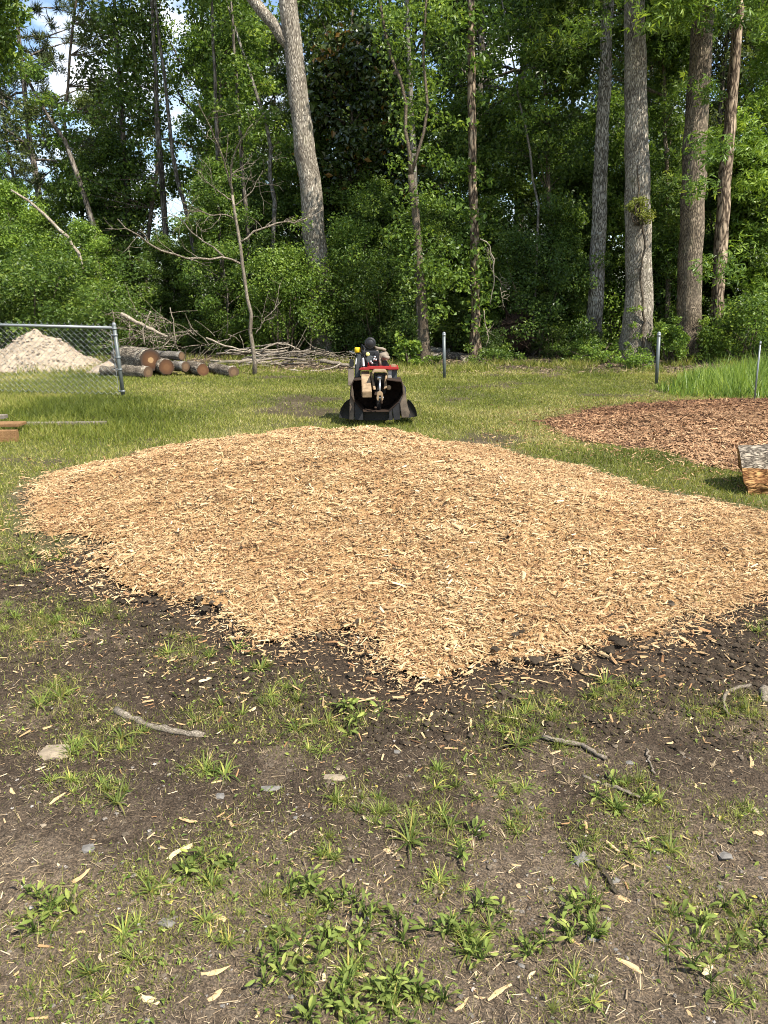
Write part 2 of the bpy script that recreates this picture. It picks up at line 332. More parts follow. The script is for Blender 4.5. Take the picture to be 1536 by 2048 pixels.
class Table:                              # signed distance to an outline, tabulated every 4 cm
    def __init__(s, poly, x0, x1, y0, y1, st=.04):
        s.x0, s.y0, s.st = x0, y0, st; X, Y = np.meshgrid(np.arange(x0, x1, st), np.arange(y0, y1, st)); s.T = poly_dist(poly, X, Y); s.sh = s.T.shape
    def __call__(s, x, y):
        u = np.clip((np.asarray(x, float) - s.x0) / s.st, 0, s.sh[1] - 1.001); v = np.clip((np.asarray(y, float) - s.y0) / s.st, 0, s.sh[0] - 1.001)
        i = u.astype(int); j = v.astype(int); a = u - i; b = v - j; T = s.T
        return (T[j, i] * (1 - a) + T[j, i + 1] * a) * (1 - b) + (T[j + 1, i] * (1 - a) + T[j + 1, i + 1] * a) * b
MT = Table(MOUND, -7, 7.5, -1, 13); PT = Table(PILE2, -2, 12, 3, 16)
def mound_d(x, y): return MT(x, y) + edge_wob(x, y) + .14 * (np.asarray(y) < 4.8)
def mound_h(x, y):
    d = mound_d(x, y)
    back = sstep(3.0, 8.0, y)
    h = (0.20 + 0.22 * back) * sstep(-0.1, 2.4, d) + 0.015 * sstep(0, 0.35, d)
    return h + (0.10 * (fbm(x, y, 0.9, 3, 41) - .5) + 0.05 * (fbm(x, y, 0.2, 3, 43) - .5)) * sstep(0, 0.7, d) - 0.03 * (d < 0)
def pile2_d(x, y): return PT(x, y) + edge_wob(x * .8, y * .8) * 1.5
def pile2_h(x, y):
    d = pile2_d(x, y)
    return 0.24 * sstep(-0.1, 2.2, d) + (0.10 * (fbm(x, y, 0.8, 3, 51) - .5)) * sstep(0, 0.6, d) - 0.03 * (d < 0)
def lawn_mask(x, y):                      # 1 = turf, 0 = bare soil
    x = np.asarray(x, float); y = np.asarray(y, float)
    edge = 6.3 - 1.0 * sstep(2.2, 3.6, np.abs(x)) + 1.6 * (fbm(x, y, 1.1, 4, 61) - .5)
    base = sstep(-0.5, 0.7, y - edge)
    left = sstep(-1.75, -2.35, x + 0.6 * (fbm(x, y, .5, 3, 63) - .5)) * sstep(4.2, 5.2, y) * 0.8
    right = sstep(2.4, 3.0, x) * sstep(4.6, 5.4, y) * .9
    far = 1 - sstep(17.6, 19.6, y + 2.4 * (fbm(x, y, 2.2, 3, 65) - .5))
    bare = 1 - 0.85 * sstep(0.60, 0.74, fbm(x, y, 1.3, 4, 67))
    return np.maximum(base, np.maximum(left, right)) * far * bare
def ground_z(x, y):
    x = np.asarray(x, float); y = np.asarray(y, float)
    near = 1 - sstep(4, 9, y)
    z = 0.05 * (fbm(x, y, 1.4, 3, 71) - .5) + near * (0.045 * (fbm(x, y, 0.22, 4, 73) - .5) + 0.024 * (fbm(x, y, 0.05, 3, 75) - .5))
    front = np.exp(-(np.abs(mound_d(x, y) + 0.12) / 0.16) ** 2) * (y < 5.2)
    z = z + front * 0.05 * (fbm(x, y, 0.11, 4, 77) - 0.30)
    return z + 0.6 * sstep(26, 60, y) * fbm(x, y, 9, 2, 79)
def gpz(px, py):
    p = gp(px, py); z = float(ground_z(np.array([p.x]), np.array([p.y]))[0]); p = gp(px, py, z); p.z = z; return p
def gzf(x, y): return float(ground_z(np.array([x]), np.array([y]))[0])

# ------------------------------------------------------------------ ground
def axis(lo, hi, seg):                    # seg: list of (limit, step)
    out = [lo]
    while out[-1] < hi:
        a = abs(out[-1]); 
        for lim, st in seg:
            if a < lim: break
        out.append(out[-1] + st)
    return np.array(out)
ys = np.concatenate([np.arange(-6, 0.9, 0.25), np.arange(0.9, 3.6, 0.02), np.arange(3.6, 6, 0.04), np.arange(6, 24, 0.2), np.geomspace(24, 1500, 50)])
xh = np.concatenate([np.arange(0, 1.7, 0.02), np.arange(1.7, 3.4, 0.05), np.arange(3.4, 12, 0.25), np.geomspace(12, 1500, 40)])
xs = np.concatenate([-xh[::-1][:-1], xh])
X, Y = np.meshgrid(xs, ys); Z = ground_z(X, Y)
nx, ny = len(xs), len(ys)
I = (np.arange(ny - 1)[:, None] * nx + np.arange(nx - 1)[None, :]).ravel()
gme = new_mesh('ground', np.stack([X, Y, Z], -1).reshape(-1, 3), np.stack([I, I + 1, I + nx + 1, I + nx], -1), smooth=True)
at1 = gme.attributes.new('turf', 'FLOAT', 'POINT'); at1.data.foreach_set('value', lawn_mask(X, Y).ravel().astype(np.float32))
dry = sstep(2.35, 1.75, Y + 0.8 * (fbm(X, Y, 0.5, 3, 81) - .5)) * 0.75 + 0.55 * sstep(0.55, 0.7, fbm(X, Y, 0.35, 4, 83))
wet = np.exp(-(np.clip(np.abs(mound_d(X, Y)) - 0.05, 0, 9) / 0.22) ** 2) * (Y < 5)
at2 = gme.attributes.new('dry', 'FLOAT', 'POINT'); at2.data.foreach_set('value', np.clip(dry + .12 - wet * 0.7, 0, 1).ravel().astype(np.float32))
m, n, b = nmat('ground', 0.95, 0.12); v = coords(n)
tA = N(n, 'Attribute', attribute_name='turf'); dA = N(n, 'Attribute', attribute_name='dry')
f1 = noise(n, v, 28, 9, 0.72); f2 = noise(n, v, 160, 5, 0.7); f3 = noise(n, v, 3.2, 5, 0.6)
dark = ramp(n, [(0.3, (0.023, 0.016, 0.011)), (0.7, (0.070, 0.052, 0.036))], f1)
lite = ramp(n, [(0.3, (0.063, 0.047, 0.031)), (0.5, (0.122, 0.093, 0.065)), (0.72, (0.207, 0.165, 0.119))], f1)
soil = mixc(n, dA.outputs['Fac'], dark.outputs[0], lite.outputs[0])
sq = ramp(n, [(0.34, (0.38,) * 3), (0.5, (1.0,) * 3), (0.64, (2.1, 2.0, 1.85))], f2)
soil = mixc(n, 1.0, soil, sq.outputs[0], 'MULTIPLY')
turf = ramp(n, [(0.3, (0.055, 0.062, 0.020)), (0.5, (0.095, 0.098, 0.034)), (0.7, (0.155, 0.13, 0.065))], f1)
n.links.new(mixc(n, tA.outputs['Fac'], soil, turf.outputs[0]), b.inputs['Base Color'])
hsum = mixc(n, 0.35, f1, f2); bump(n, b, hsum, 1.0, 0.02)
add('ground', gme, m, kind='structure', label='bare dark soil giving way to a mown lawn')

def zone(px):                             # what a thing in the wood stands behind or beside
    for lim, t in ((230, 'behind the chain link fence'), (420, 'behind the log heap'), (560, 'behind the dead sapling'), (700, 'around the leaning trunk'), (880, 'behind the stump grinder'),
                   (1010, 'near the straight trunk'), (1230, 'left of the flared trunk'), (1420, 'behind the flared and dark trunks')):
        if px < lim: return t
    return 'at the right edge of the wood'
def fore(px, py):
    return ('left' if px < 512 else 'centre' if px < 1024 else 'right') + ' of the ' + ('soil by the mound edge' if py < 1350 else 'middle foreground soil' if py < 1620 else 'nearest foreground soil')
# ------------------------------------------------------------------ foliage tools
def unit(v): return v / (np.linalg.norm(v, axis=-1, keepdims=True) + 1e-9)
def leaf_quads(rng, C, nrm, L, Wd, fold=0.25, axis_=None, tint=None, star=False):
    """folded diamond leaves at C with normals nrm"""
    n = len(C); a = unit(rng.normal(size=(n, 3))) if axis_ is None else axis_
    a = unit(a - nrm * np.sum(a * nrm, 1)[:, None]); s = np.cross(nrm, a)
    L = np.broadcast_to(L, (n,))[:, None]; Wd = np.broadcast_to(Wd, (n,))[:, None]
    def dia(a, s, L, Wd):
        return np.stack([C - a * L * .5, C + s * Wd * .5 + nrm * Wd * fold - a * L * .05, C + a * L * .5 - nrm * L * .12, C - s * Wd * .5 + nrm * Wd * fold - a * L * .05], 1)
    if not star:
        V = dia(a, s, L, Wd).reshape(-1, 3); F = np.arange(4 * n).reshape(-1, 4); return V, F, tint
    Vs = []
    for k, ang in enumerate((-1.05, 0, 1.05)):
        ca, sa = math.cos(ang), math.sin(ang); a2 = a * ca + s * sa; s2 = s * ca - a * sa
        q = np.stack([C - a * L * .3, C - a * L * .3 + a2 * L * .45 + s2 * Wd * .22 + nrm * L * .03, C - a * L * .3 + a2 * L * (1.0 if k == 1 else .85) - nrm * L * .12, C - a * L * .3 + a2 * L * .45 - s2 * Wd * .22 + nrm * L * .03], 1)
        Vs.append(q)
    V = np.stack(Vs, 1).reshape(-1, 3); return V, np.arange(len(V)).reshape(-1, 4), np.repeat(tint, 3)
def cloud(rng, centers, rad, per, size, up=0.7, flat=0.62, star=False, aspect=0.62):
    """leaves spread through clumps; more near the clump skin"""
    centers = np.asarray(centers, float); K = len(centers); rad = np.broadcast_to(rad, (K,))
    cnt = np.maximum(3, (per * (rad / np.mean(rad)) ** 2 * (0.6 + 0.8 * rng.random(K))).astype(int))
    idx = np.repeat(np.arange(K), cnt); n = len(idx)
    d = unit(rng.normal(size=(n, 3))); r = rad[idx] * (rng.random(n) ** 0.42)
    off = d * r[:, None]; off[:, 2] *= flat
    C = centers[idx] + off
    nr = unit(unit(rng.normal(size=(n, 3))) + np.array([0, 0, up]) + d * 0.55)
    sz = size * (0.6 + 0.8 * rng.random(n))
    t = np.clip(0.45 + 0.22 * rng.normal(size=n) + 0.16 * rng.normal(size=K)[idx], 0, 1)
    return leaf_quads(rng, C, nr, sz, sz * aspect, star=star, tint=t)
def needles(rng, centers, per, L, wd):
    centers = np.asarray(centers, float); K = len(centers); idx = np.repeat(np.arange(K), per); n = len(idx)
    d = unit(rng.normal(size=(n, 3)) + np.array([0, 0, 0.5])); nr = unit(np.cross(d, rng.normal(size=(n, 3))))
    ll = L * (0.7 + .6 * rng.random(n)); C = centers[idx] + d * (ll * .5)[:, None] + rng.normal(size=(n, 3)) * 0.05
    return leaf_quads(rng, C, nr, ll, wd, 0.0, axis_=d, tint=np.clip(0.5 + .25 * rng.normal(size=n), 0, 1))
def cat(parts):
    V, F, T, o = [], [], [], 0
    for v, f, t in parts: V.append(v); F.append(f + o); T.append(t); o += len(v)
    return np.vstack(V), np.vstack(F), np.concatenate(T)
def limb(rng, p, d, L, n=5, sag=0.0, wob=0.18):
    P = [np.array(p, float)]; d = unit(np.array(d, float))
    for i in range(n):
        d = unit(d + rng.normal(size=3) * wob + np.array([0, 0, sag])); P.append(P[-1] + d * L / n)
    return np.array(P)
def grow(rng, h, r0, cb, cr, nl=26, prof=None, pitch=(0.25, 0.8), lean=(0, 0), wob=0.10, sides=8, path=None, subs=3, topr=0.12, flare=0.6):
    """trunk + limbs; returns MB and clump centres"""
    mb = MB()
    if path is None:
        n = 12; t = np.linspace(0, 1, n); x = lean[0] * t + wob * np.cumsum(rng.normal(size=n)) * t; y = lean[1] * t + wob * np.cumsum(rng.normal(size=n)) * t
        path = np.stack([x, y, t * h], 1)
    path = np.asarray(path, float); n = len(path); t = np.linspace(0, 1, n)
    R = r0 * (1 - (1 - topr) * t ** 0.9) * (1 + flare * np.exp(-path[:, 2] / (2.2 * r0 + .1)))
    mb.tube(path, R, sides)
    cl = []; az = rng.random() * 6.28
    for i in range(nl):
        q = (i + rng.random()) / nl; zt = cb + (0.98 - cb) * q; az += 2.4 + rng.normal() * .4
        p = np.array([np.interp(zt, t, path[:, k]) for k in range(3)]); rb = np.interp(zt, t, R)
        pr = prof(q) if prof else (0.35 + 0.65 * math.sin(math.pi * min(1, 0.18 + q * .8)))
        L = cr * pr * (0.7 + .5 * rng.random()); e = pitch[0] + (pitch[1] - pitch[0]) * rng.random() + 0.35 * q
        P = limb(rng, p, (math.cos(az) * math.cos(e), math.sin(az) * math.cos(e), math.sin(e)), L)
        rl = min(rb * .55, 0.012 + 0.018 * L); mb.tube(P, np.linspace(rl, rl * .25, len(P)), 5, cap=False)
        cl += [P[-1], P[-2]] + ([P[2]] if rng.random() < .6 else [])
        for k in range(subs):
            j = rng.integers(1, len(P) - 1); dd = unit(P[j + 1] - P[j]) + rng.normal(size=3) * .75
            Q = limb(rng, P[j], dd, L * .45 * (0.6 + .7 * rng.random()), 3); mb.tube(Q, np.linspace(rl * .45, rl * .12, 4), 4, cap=False)
            cl += [Q[-1], Q[2]]
    return mb, np.array(cl)
def make_tree(name, seed, h, r0, cb, cr, per, size, leaf, bark, nl=26, star=False, clr=(0.45, 0.85), loc=(0, 0, 0), label='', group=None, up=0.7, kind='leaf', path=None, extra=None, **kw):
    rng = np.random.default_rng(seed); mb, cl = grow(rng, h, r0, cb, cr, nl, path=path, **kw)
    root = thing(name, label, 'tree', loc, group)
    add('trunk', mb.mesh('trunk', True), M[bark], root)
    if extra is not None: cl = np.vstack([cl, extra])
    if kind == 'pine': V, F, T = needles(rng, cl, per, 0.26, 0.03)
    else: V, F, T = cloud(rng, cl, clr[0] + (clr[1] - clr[0]) * rng.random(len(cl)), per, size, up, star=star)
    add('crown', new_mesh('crown', V, F, T), M[leaf], root)
    return root
def make_shrub(name, seed, h, w, nc, per, size, leaf, label='', group=None, loc=(0, 0, 0), cat_='shrub', clr=(0.25, 0.5), star=False, low=0.05):
    rng = np.random.default_rng(seed); mb = MB(); C = []
    for i in range(nc):
        a = rng.random() * 6.28; q = rng.random() ** .6; z = h * (low + (1 - low) * rng.random() ** .8)
        rr = w * q * math.sqrt(max(0.08, 1 - ((z / h - .4) / .66) ** 2)); c = np.array([rr * math.cos(a), rr * math.sin(a), z]); C.append(c)
        if i % 8 == 7: c[:2] *= 1.3; c[2] = min(c[2] * 1.25 + .1, h * 1.3)
        if i < 16:
            s0 = np.array([rng.normal() * w * .12, rng.normal() * w * .12, -0.05]); md = (s0 + c) / 2 + rng.normal(size=3) * .12
            mb.tube([s0, md, c], [0.025, 0.018, 0.006], 5, cap=False)
    root = thing(name, label, cat_, loc, group)
    add('stem', mb.mesh('stem', True), M['bark_brown'], root)
    V, F, T = cloud(rng, C, clr[0] + (clr[1] - clr[0]) * rng.random(nc), per, size, 0.6, 0.8, star=star)
    add('foliage', new_mesh('foliage', V, F, T), M[leaf], root)
    return root

# ------------------------------------------------------------------ the wood: background trees (shared meshes, copied)
rng = np.random.default_rng(11)
G_BACK = 'trees deep in the wood'
protos = [
    make_tree('broadleaf_tree', 101, 17, 0.20, 0.22, 3.4, 84, 0.15, 'leaf_mid', 'bark_far', nl=34, label='x', group=G_BACK),
    make_tree('broadleaf_tree', 102, 19, 0.24, 0.30, 3.8, 84, 0.15, 'leaf_deep', 'bark_far', nl=34, label='x', group=G_BACK),
    make_tree('broadleaf_tree', 103, 15, 0.16, 0.14, 2.8, 80, 0.14, 'leaf_olive', 'bark_far', nl=32, label='x', group=G_BACK, lean=(0.8, 0)),
    make_tree('broadleaf_tree', 104, 18, 0.19, 0.26, 3.2, 80, 0.14, 'leaf_mid', 'bark_far', nl=32, label='x', group=G_BACK, lean=(-0.6, .3)),
]
LBL = ['full green tree deep in the wood, ', 'dark green tree deep in the wood, ', 'olive green tree deep in the wood, ', 'slender green tree deep in the wood, ']
used = [False] * 4
def place_tree(k, x, y, s, rz):
    z = gzf(x, y) - 0.1; sc = (s * (0.9 + .2 * rng.random()), s * (0.9 + .2 * rng.random()), s)
    if not used[k]:
        used[k] = True; o = protos[k]; o.location = (x, y, z); o.rotation_euler = (0, 0, rz); o.scale = sc
    else: o = dup(protos[k], (x, y, z), rz, sc)
    o['label'] = LBL[k] + zone(768 + x / y / 1.03 * FPX); return o
# (pixel column, depth, scale, kind): fairly closed row, thinner to the upper left
row = []
for i, px in enumerate(range(-220, 1780, 112)):
    row.append((px + rng.uniform(-30, 30), rng.uniform(29, 36), None))
for i, px in enumerate(range(-260, 1800, 150)):
    row.append((px + rng.uniform(-35, 35), rng.uniform(38, 48), None))
for i, px in enumerate(range(-260, 1800, 110)):
    row.append((px + rng.uniform(-35, 35), rng.uniform(50, 66), None))
for px, d, _ in row:
    x = (px - 768) / FPX * d * 1.03
    s = rng.uniform(0.85, 1.12)
    if px < 230 and d < 49: continue
    if 320 < px < 410 and d < 49: continue
    gap = math.exp(-((px - 372) / 55) ** 2)
    if d > 49: s *= 0.55
    elif d > 37: s *= 0.8
    elif gap > 0.4: s *= 0.5
    if px < 330 and d < 49: s *= 0.66
    if px < 420 and d > 49: s *= 0.62
    if 880 < px < 1120: s *= 0.92
    place_tree(int(rng.integers(0, 4)), x, d, s, rng.random() * 6.28)

# understory trees, foliage down to the ground
G_UND = 'small trees filling the edge of the wood'
und = [
    make_tree('understory_tree', 201, 7.5, 0.07, 0.06, 2.1, 80, 0.115, 'leaf_mid', 'bark_far', nl=30, label='x', group=G_UND, clr=(.35, .62), pitch=(0.0, .6)),
    make_tree('understory_tree', 202, 6.0, 0.06, 0.05, 1.9, 85, 0.105, 'leaf_bright', 'bark_far', nl=28, label='x', group=G_UND, clr=(.32, .6), pitch=(0.0, .6)),
    make_tree('understory_tree', 203, 8.5, 0.08, 0.08, 2.0, 80, 0.12, 'leaf_deep', 'bark_far', nl=32, label='x', group=G_UND, clr=(.35, .65), pitch=(0.0, .6)),
]
ULB = ['small mid green tree leafy to the ground, ', 'small bright green tree leafy to the ground, ', 'small dark green tree leafy to the ground, ']
uu = [False] * 3
for i, px in enumerate(list(range(-120, 1700, 74)) + list(range(-90, 1700, 100))):
    d = rng.uniform(23.6, 26) if i < 25 else rng.uniform(26, 29); q = px + rng.uniform(-25, 25); x = (q - 768) / FPX * d * 1.03
    if i < 25 and (abs(q - 630) < 45 or abs(q - 1195) < 40): d += 2.5
    k = int(rng.choice([0, 0, 1, 2])); s = rng.uniform(0.62, 1.0) * (1.0 if i >= 25 else 0.78)
    if abs(q - 372) < 60: s *= 0.75
    o = und[k] if not uu[k] else dup(und[k], (0, 0, 0)); uu[k] = True
    o.location = (x, d, gzf(x, d) - .05); o.rotation_euler = (0, 0, rng.random() * 6.28); o.scale = (s * 1.05, s * 1.05, s); o['label'] = ULB[k] + zone(q)

G_SHR = 'undergrowth shrubs along the wood edge'
shr = [
    make_shrub('undergrowth_shrub', 301, 1.9, 1.2, 46, 95, 0.085, 'leaf_mid', 'x', G_SHR),
    make_shrub('undergrowth_shrub', 302, 1.5, 1.1, 40, 95, 0.08, 'leaf_bright', 'x', G_SHR),
    make_shrub('undergrowth_shrub', 303, 2.3, 1.3, 50, 95, 0.09, 'leaf_deep', 'x', G_SHR),
]
SLB = ['mid green undergrowth shrub, ', 'bright green undergrowth shrub, ', 'dark green undergrowth shrub, ']
su = [False] * 3
for i, px in enumerate(list(range(-40, 1600, 58)) + list(range(-60, 1640, 75))):
    d = rng.uniform(21.6, 23.2) if i < 29 else rng.uniform(23, 25.5); q = px + rng.uniform(-22, 22); x = (q - 768) / FPX * d * 1.03
    k = int(rng.choice([0, 0, 1, 2])); s = rng.uniform(0.6, 1.05)
    if i < 29: s *= 0.8
    if 200 < q < 640 and i < 29: s *= 0.6; d += 1.5
    if 930 < q < 1350 and i < 29: s *= 0.62
    o = shr[k] if not su[k] else dup(shr[k], (0, 0, 0)); su[k] = True
    o.location = (x, d, gzf(x, d) - .05); o.rotation_euler = (0, 0, rng.random() * 6.28); o.scale = (s, s, s); o['label'] = SLB[k] + zone(q)

# ------------------------------------------------------------------ trees one can single out
def pxpath(pts, Y, base):                 # trunk path from traced points, relative to its base
    return np.array([tuple(at(x, y, Y) - base) for x, y in pts])
def dens(P, n=14, seed=0, j=0.0):
    P = np.asarray(P, float); s = np.concatenate([[0], np.cumsum(np.linalg.norm(np.diff(P, axis=0), axis=1))]); t = np.linspace(0, s[-1], n)
    Q = np.stack([np.interp(t, s, P[:, k]) for k in range(3)], 1)
    if j: Q[1:-1] += np.random.default_rng(seed).normal(size=(n - 2, 3)) * j
    return Q
def hero(name, label, pts, Y, widths, bark, ext=7.0, seed=1, sides=18, flare=None, rough=0.05, nclump=40, crown=None, per=110, size=0.14, leaf='leaf_mid', star=False, cr=3.0, fork=None, cb=0.55, extra=None):
    """pts from the foot up (pixels), widths in pixels at the same points; continues ext metres above the last"""
    base = at(pts[0][0], pts[0][1], Y); base.z = gzf(base.x, base.y) - 0.08; base = Vector(base)
    P = pxpath(pts, Y, base); P[0, 2] = 0
    dd = np.array([ray(*p).y for p in pts]); R = np.array(widths) / 2 / FPX * Y / dd * 1.0
    if ext:
        top = P[-1] + unit(P[-1] - P[-2]) * ext; P = np.vstack([P, top]); R = np.append(R, R[-1] * .35)
    s = np.concatenate([[0], np.cumsum(np.linalg.norm(np.diff(P, axis=0), axis=1))]); t = np.concatenate([np.linspace(0, 1.5, 7)[:-1], np.linspace(1.5, s[-1], 26)])
    Q = np.stack([np.interp(t, s, P[:, k]) for k in range(3)], 1); RR = np.interp(t, s, R)
    rg = np.random.default_rng(seed); Q[3:-1, :2] += rg.normal(size=(len(Q) - 4, 2)) * RR[3:-1, None] * .07
    mb = MB(); el = None
    if flare:
        z = Q[:, 2][:, None]
        el = lambda q, th: 1 + flare * np.exp(-np.clip(z, 0, 9) / 0.55) * (0.55 + 0.45 * np.cos(th * 4 + 1.2 + seed) * np.cos(th * 3 + seed)) 
    mb.tube(Q, RR, sides, rough=rough, rng=rg, el=el)
    cl = []
    if crown:
        for i in range(nclump):
            q = rg.uniform(cb, 0.99); j = q * (len(Q) - 1); p = np.array([np.interp(q * s[-1], s, P[:, k]) for k in range(3)])
            az = rg.random() * 6.28; e = rg.uniform(-.1, .7); L = cr * rg.uniform(.35, 1.0)
            Lb = limb(rg, p, (math.cos(az) * math.cos(e), math.sin(az) * math.cos(e), math.sin(e)), L, 5, -0.03)
            rl = 0.012 + .016 * L; mb.tube(Lb, np.linspace(rl, rl * .25, 6), 5, cap=False); cl += [Lb[-1], Lb[-2], Lb[3]]
    if fork:
        for fp, fw in fork:
            FP = dens(pxpath(fp, Y, base), 9, seed, 0.02); fr = np.interp(np.linspace(0, 1, 9), np.linspace(0, 1, len(fw)), fw) / 2 / FPX * Y; mb.tube(FP, fr, 9)
    root = thing(name, label, 'tree', base)
    add('trunk', mb.mesh('trunk', True), M[bark], root)
    if extra is not None:
        ex = [tuple(at(x, y, Yq) - base) for x, y, Yq in extra]; cl = cl + [np.array(e) for e in ex]
    if cl:
        V, F, T = cloud(rg, cl, rg.uniform(.35, .7, len(cl)), per, size, .6, star=star); add('crown', new_mesh('crown', V, F, T), M[leaf], root)
    return root, base

rgx = np.random.default_rng(19)
hero('leaning_tree', 'tall bare grey trunk leaning left, standing behind the stump grinder', [(648, 690), (640, 560), (627, 450), (610, 300), (590, 130), (576, 0)], 22.6, [50, 46, 45, 42, 38, 36], 'bark_grey', 9, 21, crown=True, cb=.72, cr=3.2, nclump=22,
     fork=[([(583, 95), (552, 58), (530, 28), (505, 0), (470, -50), (440, -120)], [22, 20, 20, 20, 17, 8])])
hero('straight_tree', 'thin straight trunk with flaking bark right of the middle fence post', [(952, 720), (951, 600), (947, 450), (945, 300), (943, 150), (941, 0)], 21.5, [24, 17, 18, 16, 16, 14], 'bark_snag', 7, 22, sides=14, rough=.12, flare=.25, crown=True, cb=.68, cr=2.2, nclump=22,
     extra=[(940 + a, b_, 21.5) for a, b_ in [(15, 560), (-22, 540), (20, 600), (-8, 490), (16, 360), (-14, 250), (20, 130), (-20, 120), (12, 650), (-14, 420), (16, 440), (-16, 330), (14, 200), (-18, 60), (22, 40), (-30, 20), (18, 520)]])
hero('forked_tree', 'slim brown trunk forking high up, leafy plant at its foot', [(850, 738), (846, 640), (838, 520), (830, 420), (822, 350)], 20.2, [24, 20, 17, 15, 13], 'bark_brown', 0, 23, sides=10, flare=.35, crown=False,
     fork=[([(822, 352), (816, 280), (812, 215), (800, 160), (782, 110), (765, 40), (755, -40)], [9, 7, 6.5, 6, 5.5, 5, 4]), ([(822, 352), (836, 300), (856, 250), (852, 190), (846, 120), (850, 40), (856, -40)], [6.5, 5.5, 5.5, 5, 5, 4.5, 4])],
     extra=[(845 + a, b_, 20.2 + c) for a, b_, c in [(0, 510, -.3), (-40, 520, .2), (35, 540, 0), (-10, 480, .3), (20, 590, -.3), (-25, 585, -.2), (45, 500, .4), (10, 455, .2), (30, 620, -.4), (-40, 470, 0), (0, 545, -.4), (60, 560, 0), (790 - 845, 90, .2), (770 - 845, 30, 0), (15, 60, 0), (5, 20, .4), (830 - 845, 130, .3), (870 - 845, 30, 0), (-50, 160, .4), (-20, 210, .3), (20, 170, .5), (30, 240, .3), (-35, 270, .2), (10, 310, .4), (40, 330, .3), (-45, 330, .2), (-10, 390, -.2), (35, 400, .2), (-40, 420, .3)]], per=130, size=.105, leaf='leaf_bright')
hero('shaded_tree', 'grey mottled trunk half hidden in foliage left of the flared trunk', [(1187, 700), (1192, 560), (1198, 420), (1205, 280), (1212, 120), (1215, 0)], 23.0, [34, 30, 29, 27, 24, 22], 'bark_pale', 8, 24, crown=True, cb=.62, cr=3, nclump=24)
hero('flared_tree', 'large pale trunk with flared root base and a climbing vine', [(1270, 735), (1272, 700), (1275, 660), (1276, 600), (1276, 520), (1274, 400), (1273, 250), (1272, 120), (1270, 0)], 20.8, [78, 66, 58, 53, 50, 49, 45, 42, 40], 'bark_grey', 9, 25, sides=26, flare=.30, crown=True, cb=.66, cr=3.0, nclump=26, star=True, size=.17, per=60, leaf='leaf_bright', extra=[(a, b_, c) for a, b_, c in zip(np.concatenate([rgx.uniform(1305, 1430, 26), rgx.uniform(1120, 1250, 8)]), rgx.uniform(-190, 70, 34), rgx.uniform(18.6, 20.0, 34))])
hero('straight_dark_tree', 'large trunk dark above and pale below, second of the three right trunks', [(1376, 724), (1377, 600), (1382, 480), (1390, 330), (1398, 180), (1404, 40), (1408, 0)], 21.2, [48, 46, 46, 46, 43, 40, 39], 'bark_brown', 9, 26, sides=22, flare=.22, crown=True, cb=.64, cr=3.0, nclump=26, star=True, size=.17, per=60, leaf='leaf_mid', extra=[(a, b_, c) for a, b_, c in zip(np.concatenate([rgx.uniform(1425, 1580, 36), rgx.uniform(1390, 1440, 6)]), np.concatenate([rgx.uniform(-220, 60, 36), rgx.uniform(120, 560, 6)]), rgx.uniform(18.6, 20.4, 42))])
hero('snag_tree', 'slender broken trunk shedding its bark, rightmost of the right trunks', [(1430, 712), (1437, 560), (1446, 420), (1456, 280), (1468, 130), (1478, 20)], 22.0, [27, 25, 25, 24, 21, 19], 'bark_snag', 0.3, 27, sides=14, rough=.12, flare=.15)

# right-hand sweetgum foliage: near branches with large star leaves
def spray(name, label, pts, Y, seed, leaf, star=True, size=.17, per=70, trunk=None, rad=(.4, .75)):
    rg = np.random.default_rng(seed); base = at(trunk[0][0], trunk[0][1], Y); base.z = gzf(base.x, base.y) - .05
    P = dens(pxpath(trunk, Y, base), 14, seed, .03); P[0] = (P[0][0], P[0][1], 0); mb = MB(); mb.tube(P, np.linspace(.09, .03, 14), 8)
    cl = []
    for x, y in pts:
        c = np.array(tuple(at(x, y, Y + rg.uniform(-.9, .9)) - base)); k = np.argmin(np.abs(P[:, 2] - (c[2] - .4))); q = limb(rg, P[k], c - P[k], np.linalg.norm(c - P[k]), 4, 0, .08); q = q + (c - q[-1]) * np.linspace(0, 1, 5)[:, None]
        mb.tube(q, np.linspace(.022, .006, 5), 5, cap=False); cl += [c, q[-2] + rg.normal(size=3) * .25]
    root = thing(name, label, 'tree', base); add('trunk', mb.mesh('trunk', True), M['bark_brown'], root)
    V, F, T = cloud(rg, cl, rg.uniform(rad[0], rad[1], len(cl)), per, size, .5, star=star); add('crown', new_mesh('crown', V, F, T), M[leaf], root); return root
rg = np.random.default_rng(5)
spray('sweetgum_tree', 'bright sweetgum with star shaped leaves at the far right edge', [(1500 + rg.uniform(-35, 60), y) for y in range(190, 640, 16)] + [(1545 + rg.uniform(-30, 60), y) for y in range(-60, 640, 22)], 23.4, 51, 'leaf_bright', trunk=[(1560, 745), (1556, 500), (1550, 200), (1545, -100)])
spray('sweetgum_tree', 'sweetgum sapling with leafy branches between the flared and dark trunks', [(1335 + rg.uniform(-30, 30), y) for y in range(-40, 660, 24)] + [(1150 + rg.uniform(-70, 70), y) for y in range(-60, 160, 14)] + [(1330 + rg.uniform(-80, 90), y) for y in range(-60, 110, 10)], 23.6, 52, 'leaf_mid', trunk=[(1335, 735), (1337, 500), (1330, 200), (1320, -80)])
spray('sweetgum_tree', 'sweetgum branches hanging from the top between straight and flared trunks', [(1080 + rg.uniform(-80, 90), y) for y in range(-50, 330, 11)] + [(1120 + rg.uniform(-60, 50), y) for y in range(300, 640, 26)], 24.6, 53, 'leaf_mid', trunk=[(1095, 730), (1100, 450), (1090, 150), (1080, -80)], star=False, size=.12, per=90)
